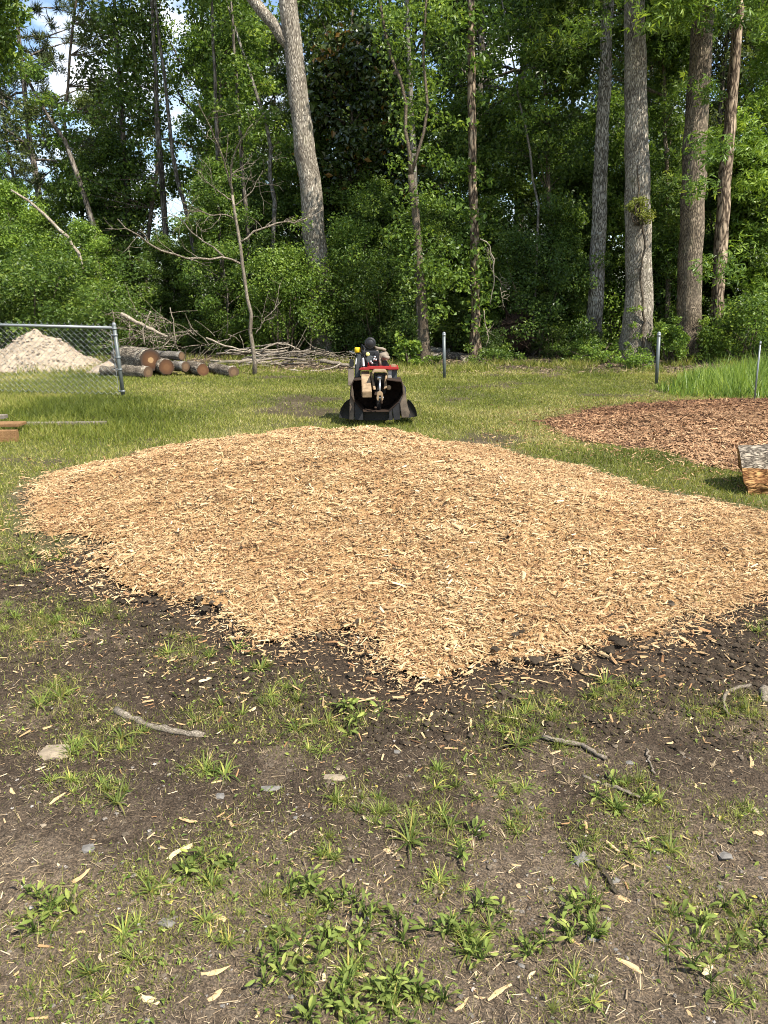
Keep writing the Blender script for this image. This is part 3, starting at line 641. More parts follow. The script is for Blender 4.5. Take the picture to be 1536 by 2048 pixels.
# magnolia, dark and glossy
rgm = np.random.default_rng(61); mg = [(700 + rgm.uniform(-1, 1) * (75 + 45 * min(1, (y - 60) / 300)), y) for y in range(70, 640, 5)]
spray('magnolia_tree', 'dark glossy evergreen magnolia right of the leaning trunk', mg, 26.5, 54, 'leaf_gloss', star=False, size=.19, per=80, trunk=[(700, 720), (702, 450), (705, 150), (705, 20)], rad=(.4, .7))
# left-hand trees in front of the sky
rgl = np.random.default_rng(71)
spray('overhanging_tree', 'leafy bough reaching in at the top left corner', [(rgl.uniform(-70, 40), rgl.uniform(-60, 105)) for _ in range(34)], 17.0, 55, 'leaf_mid', star=False, size=.11, per=80, trunk=[(-150, 780), (-150, 500), (-120, 200), (-90, -60)], rad=(.2, .42))
spray('poplar_tree', 'tall light green tree against the sky at the upper left', [(130 + rgl.uniform(-1, 1) * (70 + (y > 100) * 50), y) for y in range(190, 330, 8)] + [(225 + rgl.uniform(-55, 100), y) for y in range(-80, 300, 10)], 29.0, 56, 'leaf_olive', star=False, size=.13, per=75, trunk=[(185, 690), (165, 420), (125, 260), (150, 0), (160, -80)], rad=(.4, .75))
spray('poplar_tree', 'tall green tree over the sky gap, left of the leaning trunk', [(455 + rgl.uniform(-65, 90), y) for y in range(-80, 240, 8)] + [(450 + rgl.uniform(-60, 60), y) for y in range(230, 430, 14)], 28.0, 57, 'leaf_mid', star=False, size=.13, per=75, trunk=[(450, 690), (442, 440), (440, 200), (450, -80)], rad=(.4, .75))
spray('poplar_tree', 'multi branched green tree on the left side of the sky gap', [(270 + rgl.uniform(-80, 62), y) for y in range(-60, 270, 10)] + [(250 + rgl.uniform(-90, 60), y) for y in range(330, 520, 8)], 27.0, 58, 'leaf_mid', star=False, size=.12, per=80, trunk=[(300, 690), (290, 520), (318, 330), (312, 150), (300, -80)], rad=(.35, .7))
pine = make_tree('pine_tree', 401, 17, .2, .35, 2.6, 60, .2, 'needle', 'bark_far', nl=40, kind='pine', label='dark pine against the sky at the left edge', pitch=(0.0, .4))
p = at(70, 300, 33); pine.location = (p.x, p.y, 0)
for px, d, s, lb in ((20, 36, .72, 'short dark pine low against the sky at the left edge'), (640, 44, 1.06, 'dark pine top rising just right of the leaning trunk'), (545, 40, .8, 'dark pine branches left of the leaning trunk')):
    p = at(px, 300, d); dup(pine, (p.x, p.y, 0), rng.random() * 6, (s, s, s), lb)

# dead bare tree in front of the wood
def bare(name, label, Y, limbs, bark, base_px, twig=True, seed=3, cat_='tree', twl=.5, ntw=6):
    base = at(*base_px, Y); base.z = gzf(base.x, base.y) - .05; mb = MB(); rg = np.random.default_rng(seed)
    root = thing(name, label, cat_, base)
    for i, (pts, w) in enumerate(limbs):
        P = dens(pxpath(pts, Y, base), 12, seed + i, .012); P[1:-1, 1] += rg.normal() * np.linspace(0, .8, 10) * (i > 0); P[-1, 1] = P[-2, 1]
        R = np.interp(np.linspace(0, 1, 12), np.linspace(0, 1, len(w)), w) / 2 / FPX * Y * .82
        t = MB(); t.tube(P, R, 8)
        if twig and i > 0:
            for k in range(ntw):
                j = rg.integers(3, 11); d = unit(P[j] - P[j - 1]) + rg.normal(size=3) * .7; Q = limb(rg, P[j], d, twl * rg.uniform(.5, 1.6), 5, .03, .2); t.tube(Q, np.linspace(R[j] * .55, .003, 6), 4, cap=False)
                for _ in range(2):
                    q = rg.integers(1, 5); Q2 = limb(rg, Q[q], unit(Q[q] - Q[q - 1]) + rg.normal(size=3) * .6, twl * .6, 3, .02, .2); t.tube(Q2, np.linspace(R[j] * .3, .0025, 4), 4, cap=False)
        t.build('trunk' if i == 0 else 'branch', M[bark], root, smooth=True)
    return root
bare('dead_tree', 'bare dead sapling with pale leafless branches in front of the wood', 17.2,
     [([(509, 756), (506, 690), (498, 620), (490, 560), (482, 520), (477, 470), (470, 430), (465, 390)], [11, 10, 9, 8, 8, 7, 7, 6]),
      ([(482, 528), (450, 515), (415, 522), (380, 518), (350, 505), (322, 478), (300, 458)], [5, 4.5, 4.5, 4, 4, 3, 2]),
      ([(448, 514), (435, 500), (400, 480), (370, 455), (345, 430), (318, 418)], [4, 3.5, 3, 3, 2.5, 1.5]),
      ([(481, 484), (500, 466), (530, 448), (545, 440), (575, 437), (600, 430), (635, 405)], [4.5, 4, 4, 3.5, 3, 2, 1.2]),
      ([(465, 392), (463, 360), (470, 320), (490, 290), (515, 260)], [5, 4, 3.5, 2.5, 1.5]),
      ([(465, 380), (455, 330), (448, 300), (440, 270), (425, 240)], [5, 4, 3.5, 2.5, 1.2]),
      ([(464, 400), (440, 385), (420, 370), (405, 350), (390, 335)], [3, 2.5, 2, 1.6, 1]),
      ([(466, 415), (490, 395), (505, 380), (525, 340)], [3, 2.5, 2, 1]),
      ([(470, 440), (455, 430), (430, 435), (395, 418), (380, 410)], [3, 2.5, 2, 1.6, 1]),
      ([(511, 668), (522, 650), (530, 635), (545, 622), (560, 600)], [3, 2.5, 2, 1.5, 1])], 'deadwood', (509, 756))
bare('leaning_snag', 'bleached dead trunk leaning over the vine covered thicket', 22.5, [([(165, 545), (158, 505), (130, 470), (95, 435), (60, 405), (22, 380)], [9, 8, 8, 7, 6, 4])], 'bleached', (165, 545), twig=False)
for nm, lb, pts, w, Y, bk in (
    ('slim_trunk', 'slim pale grey trunk behind the dead sapling', [(447, 640), (445, 560), (443, 470), (440, 390), (436, 320), (432, 200)], [9, 9, 9, 9, 8, 7], 24.5, 'bark_far'),
    ('slim_trunk', 'slim crooked grey trunk left of the leaning trunk', [(545, 470), (552, 420), (545, 380), (536, 330), (545, 280), (530, 240), (515, 190)], [9, 9, 9, 8, 8, 7, 6], 25.2, 'bark_pale'),
    ('slim_trunk', 'slim brown trunk just right of the dead sapling', [(500, 560), (497, 490), (492, 420), (484, 340), (480, 250)], [9, 9, 8, 8, 7], 25.0, 'bark_far'),
    ('slim_trunk', 'pale slanting pole trunk in the leaves right of the straight trunk', [(1078, 420), (1068, 370), (1060, 310), (1050, 250), (1040, 200)], [5, 5, 5, 4, 4], 23.4, 'bark_pale'),
    ('slim_trunk', 'dark trunk in the left sky gap', [(332, 640), (330, 450), (322, 330), (315, 250), (312, 150)], [12, 12, 12, 11, 10], 26.5, 'bark_far'),
    ('slim_trunk', 'dark trunk standing in the leafy upper left', [(262, 640), (258, 450), (250, 330), (245, 250), (235, 100)], [13, 12, 12, 11, 10], 27.5, 'bark_far'),
    ('slim_trunk', 'slanting grey trunk left of the sky gap', [(190, 470), (178, 420), (160, 370), (148, 330), (125, 270), (100, 240)], [9, 9, 10, 10, 9, 6], 26.0, 'bark_far'),
    ('slim_trunk', 'dark slanting trunk crossing the sky gap', [(392, 520), (372, 420), (355, 360), (345, 310), (335, 200)], [8, 8, 8, 8, 7], 26.0, 'bark_far'),
    ('slim_trunk', 'grey stem with peeling bark beside the forked trunk', [(838, 640), (836, 540), (834, 450), (829, 370)], [13, 13, 13, 12], 21.6, 'bark_pale')):
    dx, dy_ = pts[-1][0] - pts[-3][0], pts[-1][1] - pts[-3][1]; kx = dx / dy_ if dy_ else 0; ytop = -90
    pts = pts + [(pts[-1][0] + kx * (ytop - pts[-1][1]) * q, pts[-1][1] + (ytop - pts[-1][1]) * q) for q in (.35, .7, 1.0)]; w = w + [w[-1] * .8, w[-1] * .65, w[-1] * .5]
    base = at(pts[0][0], pts[0][1], Y); base.z = gzf(base.x, base.y) - .05
    P = pxpath(pts, Y, base); P = np.vstack([[P[0][0], P[0][1], 0.0], P]) if P[0][2] > .1 else P; P = dens(P, 16, 9, .02)
    mb = MB(); mb.tube(P, np.interp(np.linspace(0, 1, 16), np.linspace(0, 1, len(w)), w) / 2 / FPX * Y, 9); r_ = thing(nm, lb, 'tree', base); mb.build('trunk', M[bk], r_, smooth=True)
    rgs = np.random.default_rng(int(pts[0][0])); cl = [np.array(tuple(at(x_ + rgs.uniform(-45, 45), y_ + rgs.uniform(-50, 50), Y + rgs.uniform(-.8, .5)) - base)) for x_, y_ in pts if y_ < 300 and not 300 < x_ < 410 for _ in range(4)]
    if cl: V, F, T = cloud(rgs, cl, rgs.uniform(.3, .55, len(cl)), 75, .12); add('crown', new_mesh('crown', V, F, T), M['leaf_mid'], r_)
bare('hanging_branch', 'pale dead branch hanging in the leaves right of the straight trunk', 21.0, [([(960, 478), (980, 490), (986, 520), (988, 555), (984, 590), (980, 610)], [3, 3, 3.5, 3, 2, 1.2]), ([(987, 545), (965, 525), (955, 505)], [2, 1.6, 1]), ([(988, 550), (1005, 562), (1025, 578)], [2, 1.5, 1]), ([(1000, 575), (1005, 595), (1012, 615)], [2, 1.6, 1]), ([(968, 620), (970, 650), (976, 672), (970, 692)], [2, 2, 1.8, 1])], 'bleached', (970, 700), cat_='branch', twl=.25, ntw=4)

# ------------------------------------------------------------------ thickets and shrubs one can single out
def big_shrub(name, label, px, py, Y, h, w, nc, per, size, leaf, seed, clr=(.25, .5), cat_='shrub', sx=1.0):
    p = at(px, py, Y); o = make_shrub(name, seed, h, w, nc, per, size, leaf, label, None, (p.x, Y, gzf(p.x, Y) - .05), cat_, clr); o.scale = (sx, 1, 1); return o
big_shrub('vine_thicket', 'dense dark vine covered thicket behind the chain link fence', 95, 640, 21.2, 2.75, 1.55, 120, 120, .085, 'leaf_mid', 501, sx=1.35)
big_shrub('vine_thicket', 'lower leafy thicket at the left edge behind the sand pile', -40, 650, 20.6, 2.2, 1.5, 80, 110, .085, 'leaf_mid', 502)
big_shrub('holly_shrub', 'bright green shrub in front of the foot of the leaning trunk', 575, 660, 22.0, 2.9, 1.35, 100, 110, .075, 'leaf_bright', 503)
big_shrub('holly_shrub', 'broad green shrub behind the stump grinder', 755, 670, 22.3, 2.6, 1.5, 100, 110, .08, 'leaf_mid', 504)
big_shrub('holly_shrub', 'tall green shrub right of the leaning trunk foot', 690, 650, 23.0, 3.6, 1.3, 90, 110, .085, 'leaf_mid', 505)
big_shrub('holly_shrub', 'dark shrub mass right of the straight trunk', 1075, 650, 23.2, 3.4, 1.7, 100, 110, .085, 'leaf_deep', 506)
big_shrub('wax_shrub', 'low yellow green shrub between the dark and broken trunks', 1413, 700, 20.6, .95, .42, 30, 80, .075, 'leaf_bright', 507, (.12, .25))
big_shrub('wax_shrub', 'leafy shrub between the flared and dark trunks', 1340, 715, 20.2, .95, .5, 34, 80, .075, 'leaf_bright', 508, (.12, .25))
big_shrub('wax_shrub', 'low bright plants in front of the flared trunk', 1255, 735, 19.4, .35, .7, 34, 50, .06, 'leaf_bright', 509, (.08, .18))
big_shrub('wax_shrub', 'low bright plants left of the flared trunk', 1185, 720, 20.6, .55, .8, 34, 60, .065, 'leaf_bright', 510, (.1, .2))
big_shrub('wax_shrub', 'green brush at the far right beyond the last post', 1510, 700, 20.4, 1.6, 1.2, 60, 90, .08, 'leaf_mid', 511)
big_shrub('wax_shrub', 'low weeds at the foot of the straight trunk', 985, 715, 20.6, .35, .9, 34, 50, .06, 'leaf_mid', 512, (.08, .18))
big_shrub('pokeweed', 'broad leaved bright plant left of the forked trunk foot', 815, 730, 19.6, .62, .32, 30, 40, .10, 'leaf_bright', 513, (.1, .2), 'plant')
big_shrub('pokeweed', 'small broad leaved plant right of the forked trunk foot', 866, 738, 19.6, .28, .22, 12, 26, .09, 'leaf_bright', 514, (.06, .14), 'plant')
big_shrub('mistletoe', 'yellow green leafy clump growing on the flared trunk', 1279, 430, 20.4, .5, .28, 16, 60, .06, 'mistle', 515, (.1, .2), 'plant')
mo = [o for o in bpy.data.objects if o.name.startswith('mistletoe')][0]; q = at(1279, 445, 20.4); mo.location = (q.x, q.y, q.z); mo.scale = (1.0, 1.0, 1.05)
# climbing vine on the flared trunk
base = at(1290, 728, 20.28); base.z = 0
mb = MB(); P = dens(pxpath([(1284, 700), (1287, 640), (1285, 600), (1280, 560), (1283, 530), (1292, 500), (1288, 470), (1283, 445), (1278, 400), (1275, 330)], 20.34, base), 26, 3, .012); mb.tube(P, np.linspace(.035, .018, 26), 7)
r_ = thing('climbing_vine', 'dark brown vine winding up the flared trunk', 'vine', base); mb.build('stem', M['bark_brown'], r_, smooth=True)
V, F, T = cloud(np.random.default_rng(8), [np.array(tuple(at(x, y, 20.25) - base)) for x, y in [(1262, 620), (1268, 650), (1256, 690), (1262, 700), (1276, 700), (1275, 672), (1280, 616), (1285, 725), (1262, 725)]], .14, 26, .07); add('foliage', new_mesh('foliage', V, F, T), M['leaf_bright'], r_)
# upturned root plate
mb = MB(); rg = np.random.default_rng(12); base = at(1030, 690, 22.4); base.z = -.05
for i in range(90):
    a = rg.random() * 6.28; d = np.array([math.cos(a), rg.normal() * .25, math.sin(a)]); P = limb(rg, (rg.normal() * .12, 0, .8 + rg.normal() * .12), d, rg.uniform(.35, .8), 5, 0, .3); mb.tube(P, np.linspace(.05, .008, 6), 5)
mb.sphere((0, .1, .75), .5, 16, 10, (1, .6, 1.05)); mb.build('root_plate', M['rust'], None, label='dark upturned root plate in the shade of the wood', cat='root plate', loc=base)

# ------------------------------------------------------------------ logs and cut wood
def log(label, end_px, r, L, dirv, Y, endm, name='cut_log', seed=0, bark='logbark', tilt=0.0):
    """log whose near cut face is centred on the traced pixel"""
    rg = np.random.default_rng(seed); c = at(end_px[0], end_px[1], Y); d = Vector((*dirv, tilt)).normalized()
    root = thing(name, label, 'log', c); n = 10; P = np.array([tuple(d * (L * i / (n - 1))) for i in range(n)]); P[1:-1] += rg.normal(size=(n - 2, 3)) * r * .05
    o = Vector((0, 0, 1)).rotation_difference(d)
    mb = MB(); R = r * (1 + .05 * rg.normal(size=n)); sd = 20; mb.tube(np.array([(0, 0, L * i / (n - 1)) for i in range(n)]), R, sd, rough=.11, rng=rg)
    b_ = mb.build('bark', M[bark], root, smooth=True); b_.rotation_mode = 'QUATERNION'; b_.rotation_quaternion = o
    e = MB(); th = np.linspace(0, 6.283, 20, endpoint=False); e.prism(np.stack([np.cos(th), np.sin(th), th * 0], 1) * (r * .96 * (1 + .03 * rg.normal(size=20)))[:, None] + np.array([0, 0, -.006]), (0, 0, .012))
    f = e.build('cut_end', M[endm], root); f.rotation_mode = 'QUATERNION'; f.rotation_quaternion = o
    return root
D1 = (-.72, .69)
log('largest log with pale heart and orange cut end, on top of the heap', (301, 720), .245, 1.6, (-.62, .78), 16.9, 'end_fresh', seed=1, tilt=-.02)
log('short thin grey log lying in front of the largest log', (296, 745), .13, .75, (-.85, .5), 16.6, 'end_brown', seed=2)
log('ragged orange ended log right under the largest log', (333, 734), .17, .9, (-.5, .8), 16.9, 'end_orange', seed=3)
log('slim log with dark end lying across the top of the heap', (363, 712), .095, 1.0, (-.85, .5), 17.2, 'end_brown', seed=4, bark='bark_pale')
log('small pale barked log right of the orange ended log', (371, 733), .115, .6, (-.8, .6), 17.0, 'end_brown', seed=5, bark='bark_pale')
log('medium bark covered log second from the right of the heap', (406, 740), .135, .9, (-.5, .85), 16.8, 'end_orange', seed=6)
log('dark ended log at the right end of the heap', (467, 744), .125, 1.1, (-.6, .8), 16.7, 'end_brown', seed=7)
log('pale log half buried at the left foot of the heap', (262, 742), .10, .7, (-.95, .2), 16.9, 'end_brown', seed=8)
# low chip and bark spill by the logs, sand pile
def heap(name, label, cat_, px, py, Y, h, w, mat_, seed, dy=.9, sharp=1.15, kind=None):
    p = at(px, py, Y); k = 64; rr = np.linspace(0, 1, 30); th = np.linspace(0, 6.2832, k, endpoint=False)
    A, B = np.meshgrid(th, rr); wob = 1 + .22 * (fbm(np.cos(A) * 2 + seed, np.sin(A) * 2, 1, 3, seed) - .5)
    x = B * w * wob * np.cos(A); y = B * w * dy * wob * np.sin(A); z = h * np.clip(1 - B, 0, 1) ** sharp + .30 * h * (fbm(x + seed, y, .32, 5, seed) - .5) * np.minimum(1, (1 - B) * 5) + .11 * h * (fbm(x, y + seed, .07, 3, seed) - .5) - .04 * (B > .97)
    V = np.stack([x, y, z], -1).reshape(-1, 3); i = (np.arange(29)[:, None] * k + np.arange(k)[None, :]); j = (np.arange(29)[:, None] * k + (np.arange(k)[None, :] + 1) % k)
    F = np.stack([i, j, j + k, i + k], -1).reshape(-1, 4); me = new_mesh(name, V, F, smooth=True)
    return add(name, me, M[mat_], None, label, cat_, None, kind, (p.x, Y, gzf(p.x, Y) - .02))
heap('sand_pile', 'pale conical sand pile behind the chain link fence', 'sand pile', 82, 740, 19.0, .95, 1.55, 'sand', 3, sharp=1.0)
spo = [o for o in COL.objects if o.name.startswith('sand_pile')][0]; rgp = np.random.default_rng(4); me_ = spo.data; fc_ = np.array([tuple(p.center) for p in me_.polygons]); ar_ = np.array([p.area for p in me_.polygons]); pk = rgp.choice(len(fc_), 2600, p=ar_ / ar_.sum()); pp = fc_[pk] + rgp.normal(size=(2600, 3)) * .02
o9 = np.array([(1, 0, 0), (0, 1, 0), (-1, 0, 0), (0, -1, 0), (0, 0, .8), (.7, .7, .45), (-.7, .7, .45), (-.7, -.7, .45), (.7, -.7, .45)], float); rr9 = np.clip(np.exp(rgp.normal(size=2600) * .5) * .014, .005, .05)
V = pp[:, None, :] + o9[None] * rr9[:, None, None] * (.6 + .8 * rgp.random((2600, 9, 1))); F = (np.arange(2600)[:, None, None] * 9 + np.array([(0, 5, 4), (5, 1, 4), (1, 6, 4), (6, 2, 4), (2, 7, 4), (7, 3, 4), (3, 8, 4), (8, 0, 4)])[None]).reshape(-1, 3)
add('sand_lumps', new_mesh('sand_lumps', V.reshape(-1, 3), F, np.repeat(np.clip(rgp.normal(.62, .28, 2600), 0, 1), 8)), M['pebble_tan'], spo, kind='stuff')
heap('bark_heap', 'low pale heap of bark spilling left of the logs', 'heap', 232, 735, 18.2, .38, .75, 'sand', 5)
# loose branches
G_BR = 'cut branches heaped at the wood edge'
rg = np.random.default_rng(33)
BR = []
for i in range(26):
    x0 = rg.uniform(395, 520); y0 = rg.uniform(700, 742); L = rg.uniform(70, 170); BR.append(([(x0, y0), (x0 + L * .35, y0 - rg.uniform(-3, 10)), (x0 + L * .7, y0 - rg.uniform(0, 14)), (x0 + L, y0 - rg.uniform(-6, 20))], rg.choice([2.2, 3, 4, 5, 7]), 20.5 - (y0 - 700) * .045 + rg.uniform(-.2, .5)))
for pts, w, Y in BR:
    b0 = at(*pts[0], Y); P = np.array([tuple(at(x, y, Y + i * rg.uniform(-.12, .12)) - b0) for i, (x, y) in enumerate(pts)]); P = dens(P, 9, int(w * 10), .012)
    b0.z = max(b0.z, 0.03); mb = MB(); mb.tube(P, np.linspace(w, w * .55, 9) / 2 / FPX * Y, 7)
    mb.build('cut_branch', M[rg.choice(['deadwood', 'bleached', 'deadwood', 'bark_far'])], None, True, loc=b0, label='grey cut branch in the heap right of the dead sapling', cat='branch', group=G_BR)
for lb, pts, w, Y, mt in (
    ('long bowed branch arching left out of the branch heap', [(412, 676), (440, 688), (470, 697), (500, 702), (530, 712)], 4, 19.8, 'bleached'),
    ('curved pale branch at the right end of the branch heap', [(522, 704), (540, 690), (556, 687), (580, 690), (600, 700)], 4, 19.8, 'bleached'),
    ('bleached fallen trunk slanting behind the log heap', [(242, 628), (275, 645), (305, 660), (335, 674)], 8, 19.6, 'bleached'),
    ('thick pale log lying between branch heap and grinder', [(640, 722), (665, 725), (695, 731), (720, 738)], 9, 18.9, 'deadwood'),
    ('thin white branch lying on the lawn left of the grinder', [(578, 740), (610, 744), (640, 741), (668, 735), (680, 728)], 4, 18.3, 'bleached'),
    ('dark fallen log behind the middle fence post', [(835, 716), (890, 712), (950, 715), (1000, 718)], 20, 22.0, 'bark_far'),
    ('grey fallen log low behind the forked trunk', [(860, 700), (880, 701), (900, 702)], 14, 22.2, 'bark_pale'),
    ('mossy log end at the foot of the straight trunk', [(925, 722), (935, 719), (945, 717)], 22, 20.9, 'logbark'),
    ('thin white branch lying before the tall grass', [(1300, 776), (1320, 784), (1345, 778), (1375, 779), (1400, 768)], 2.2, 15.4, 'bleached'),
    ('upright thin dead stem in the brush left of the dead sapling', [(352, 690), (348, 660), (346, 640), (340, 615)], 2.6, 19.9, 'bleached'),
    ('crooked pale dead stem standing behind the log heap', [(290, 690), (285, 660), (300, 625), (302, 622)], 3, 19.4, 'bleached')):
    b0 = at(*pts[0], Y); P = dens(np.array([tuple(at(x, y, Y) - b0) for x, y in pts]), 10, 4, .008); mb = MB(); mb.tube(P, np.linspace(w, w * .65, 10) / 2 / FPX * Y, 9); mb.build('fallen_branch', M[mt], None, True, loc=b0, label=lb, cat='branch')
# grey brush: uncountable dead twigs
mb = MB(); rg = np.random.default_rng(44)
for i in range(170):
    x, y = (rg.uniform(225, 345), rg.uniform(625, 700)) if i < 80 else ((rg.uniform(345, 480), rg.uniform(660, 705)) if i < 115 else (rg.uniform(560, 740), rg.uniform(700, 735)))
    Y = rg.uniform(19.6, 21.4); p = np.array(tuple(at(x, y, Y))); d = np.array([rg.normal() * .8 - (.3 if i < 120 else 0), rg.normal() * .4, rg.normal() * (.55 if i < 115 else .12)]); P = limb(rg, p, d, rg.uniform(.4, 1.3), 6, -.02, .16); P[:, 2] = np.maximum(P[:, 2], .02); mb.tube(P, np.linspace(rg.uniform(.006, .014), .003, 7), 4, cap=False)
mb.build('dead_brush', M['deadwood'], None, True, label='tangle of grey dead twigs behind the logs', cat='brush', kind='stuff')

# ------------------------------------------------------------------ chain link fence and posts
FY = 13.35
fb = gpz(247, 792); FY = fb.y
fence = thing('chain_link_fence', 'galvanised chain link fence panel ending at a leaning post', 'fence', fb)
top = at(228, 650, FY); tl = Vector(top - fb)
rail_z = (at(225, 655, FY) - fb).z
mb = MB(); mb.cyl((0, 0, -.1), tl, .034, 18); post = mb.build('post', M['galv_post'], fence, True)
mb = MB(); mb.sphere(tl, .037, 16, 10, (1, 1, 1.25)); mb.build('post_cap', M['galv'], post, True)
rl = at(-260, 643, FY + .3) - fb; rr = at(229, 655.5, FY) - fb
mb = MB(); mb.cyl(rl, rr, .023, 14); mb.build('top_rail', M['galv'], fence, True)
for q in (.05, .14, .45, .62, .93):
    c = tl * (1 - q); ax = tl.normalized() * .014
    mb = MB(); mb.cyl(c - ax, c + ax, .040, 18); mb.box(c + Vector((-.05, 0, 0)), (.05, .012, .026)); mb.build('tension_band', M['galv'], post, True)
# tension bar
mb = MB(); mb.cyl(tl * .93 + Vector((-.07, 0, 0)), Vector((-.07, 0, .06)), .006, 6); mb.build('tension_bar', M['galv'], fence)
cw, chh = .052, .048; xw = -.07; k = 0; Hf = rail_z + .045
rx = (rl - rr)
while xw > -3.0:
    nz = int(Hf / chh); zz = np.arange(nz + 1) * (Hf - .02) / nz + .02
    lean = tl.x / tl.z * max(0, 1 + xw / 1.2)
    P = [(xw - cw * ((i + k) % 2) + lean * z, (.007 if (i % 2) else -.007) + xw * rx.y / rx.x if rx.x else 0, z + xw * rx.z / rx.x) for i, z in enumerate(zz)]
    P.append((P[-1][0] + .018, P[-1][1], P[-1][2] + .02))
    mb = MB(); mb.tube(P, .0030, 4, cap=False); mb.build('wire', M['galv'], fence); xw -= cw; k += 1
def fpost(label, foot, head, r, mt, Y=None):
    b0 = gpz(*foot) if Y is None else at(foot[0], foot[1], Y); Yq = b0.y; t = at(head[0], head[1], Yq) - b0; mb = MB(); root = thing('fence_post', label, 'post', b0)
    mb.cyl((0, 0, -.1), t, r, 14); mb.build('pipe', M[mt], root, True); mb = MB(); mb.sphere(t, r * 1.12, 14, 8, (1, 1, 1.2)); mb.cyl(t * .955, t, r * 1.12, 14); mb.build('post_cap', M['galv'], root, True); return root
fpost('grey fence post standing alone near the straight trunk', (889, 757), (888, 668), .034, 'galv_post')
fpost('grey fence post in front of the flared trunk', (1313, 768), (1318, 668), .034, 'galv_post')
r_ = fpost('thin steel stake in the tall grass at the right edge', (1509, 800), (1521, 684), .014, 'galv')
for o in r_.children: o.scale = (1, 1, 1)

# ------------------------------------------------------------------ stump grinder
GY = 10.05
gb = at(757, 846, GY); gb.z = gzf(gb.x, GY)
GR = thing('stump_grinder', 'dusty stump grinder with red frame parked behind the wood chip mound', 'stump grinder', gb)
def zp(zx, zy, dy=0.0):                   # traced point of the machine, dy metres behind GY
    return at(640 + zx / 6.4, 650 + zy / 6.4, GY + dy) - gb
def quad_prism(pts, dy, depth): mb = MB(); return mb.prism([tuple(zp(x, y, dy)) for x, y in pts], (0, depth, 0))
def plate(name, pts, dy, depth, mt, parent=GR, bev=.006):
    bm = bmesh.new(); vs = [bm.verts.new(zp(x, y, dy)) for x, y in pts]; f = bm.faces.new(vs); bm.normal_update()
    e = bmesh.ops.extrude_face_region(bm, geom=[f]); bmesh.ops.translate(bm, vec=(0, depth, 0), verts=[v for v in e['geom'] if isinstance(v, bmesh.types.BMVert)])
    bmesh.ops.recalc_face_normals(bm, faces=bm.faces)
    if bev: bmesh.ops.bevel(bm, geom=list(bm.edges), offset=bev, segments=2, affect='EDGES', clamp_overlap=True)
    mb = MB(); mb.bm(bm); return mb.build(name, M[mt], parent)
# cutter housing: open bowl facing the camera
prof = [(432, 704), (398, 775), (392, 900), (440, 985), (560, 1112), (880, 1112), (1003, 992), (1066, 885), (1066, 785), (1046, 722), (740, 690)]
c = (740, 900); inn = [(c[0] + (x - c[0]) * .98, c[1] + (y - c[1]) * .98) for x, y in prof]
mb = MB()
prs = [(prof[i], prof[i + 1], inn[i + 1], inn[i]) for i in range(len(prof) - 2)] + [((432, 704), (520, 697), (520, 706), (442, 712)), ((858, 697), (1046, 722), (1038, 732), (858, 706))]
for a, b_, c_, d_ in prs:
    mb.prism([tuple(zp(*q, -.05)) for q in (a, b_, c_, d_)], (0, .55, 0))
house = mb.build('cutter_housing', M['rust'], GR)
mb = MB(); mb.prism([tuple(zp(*q, .44)) for q in inn], (0, .02, 0)); mb.build('back_plate', M['rust'], house)
plate('side_plate', [(392, 745), (412, 735), (440, 980), (436, 1215), (372, 1212), (378, 980)], -.02, .05, 'sideplate')
plate('side_plate', [(1042, 735), (1062, 730), (1100, 900), (1125, 1050), (1150, 1120), (1132, 1185), (1045, 1190), (1022, 1010), (1062, 890)], -.02, .05, 'sideplate')
plate('rubber_flap', [(446, 985), (552, 1110), (552, 1222), (440, 1215)], -.04, .02, 'rubber')
plate('rubber_flap', [(882, 1105), (918, 1075), (932, 1218), (880, 1222)], -.05, .02, 'rubber')
plate('rubber_flap', [(926, 1068), (1006, 1002), (1030, 1212), (942, 1218)], -.04, .02, 'rubber')
def dome(sgn, pts, dy, depth):            # flared rubber apron beside the housing
    P0 = [zp(x, y, dy) for x, y in pts]; mb = MB(); n = len(P0); secs = []
    cx = P0[-1].x
    for k in range(8):
        t = k / 7; s_ = math.sqrt(max(0.02, 1 - (t * .95) ** 2)); secs.append(np.array([(cx + (p.x - cx) * s_, p.y + depth * t, p.z * (0.25 + .75 * s_)) for p in P0]))
    V = np.vstack(secs); i = np.arange(7)[:, None] * n + np.arange(n - 1)[None, :]; F = np.stack([i, i + 1, i + n + 1, i + n], -1).reshape(-1, 4)
    mb.put(V, [F, np.arange(n)[None, :]]); return mb.build('rubber_apron', M['rubber'], GR, True)
dome(-1, [(245, 1185), (250, 1120), (270, 1060), (303, 1008), (340, 972), (372, 955), (372, 1205)], .08, .5)
dome(1, [(1243, 1170), (1238, 1112), (1216, 1055), (1184, 1006), (1152, 972), (1125, 955), (1128, 1190)], .08, .5)
# cutter wheel with teeth, deep in the housing
plate('rubber_curtain', [(555, 1108), (880, 1108), (880, 1222), (555, 1222)], .12, .015, 'blackmetal')
wc = zp(752, 960, .22); mb = MB(); mb.cyl(wc + Vector((-.03, 0, 0)), wc + Vector((.03, 0, 0)), .16, 28, .008); wh = mb.build('cutter_wheel', M['blackmetal'], GR)
for k in range(10):
    a = k * .628; d = Vector((0, math.cos(a), math.sin(a))); mb = MB(); mb.box(wc + d * .165 + Vector((.04 if k % 2 else -.04, 0, 0)), (.03, .03, .05), Matrix.Rotation(a, 3, 'X'), .005); mb.build('tooth', M['rust'], wh)
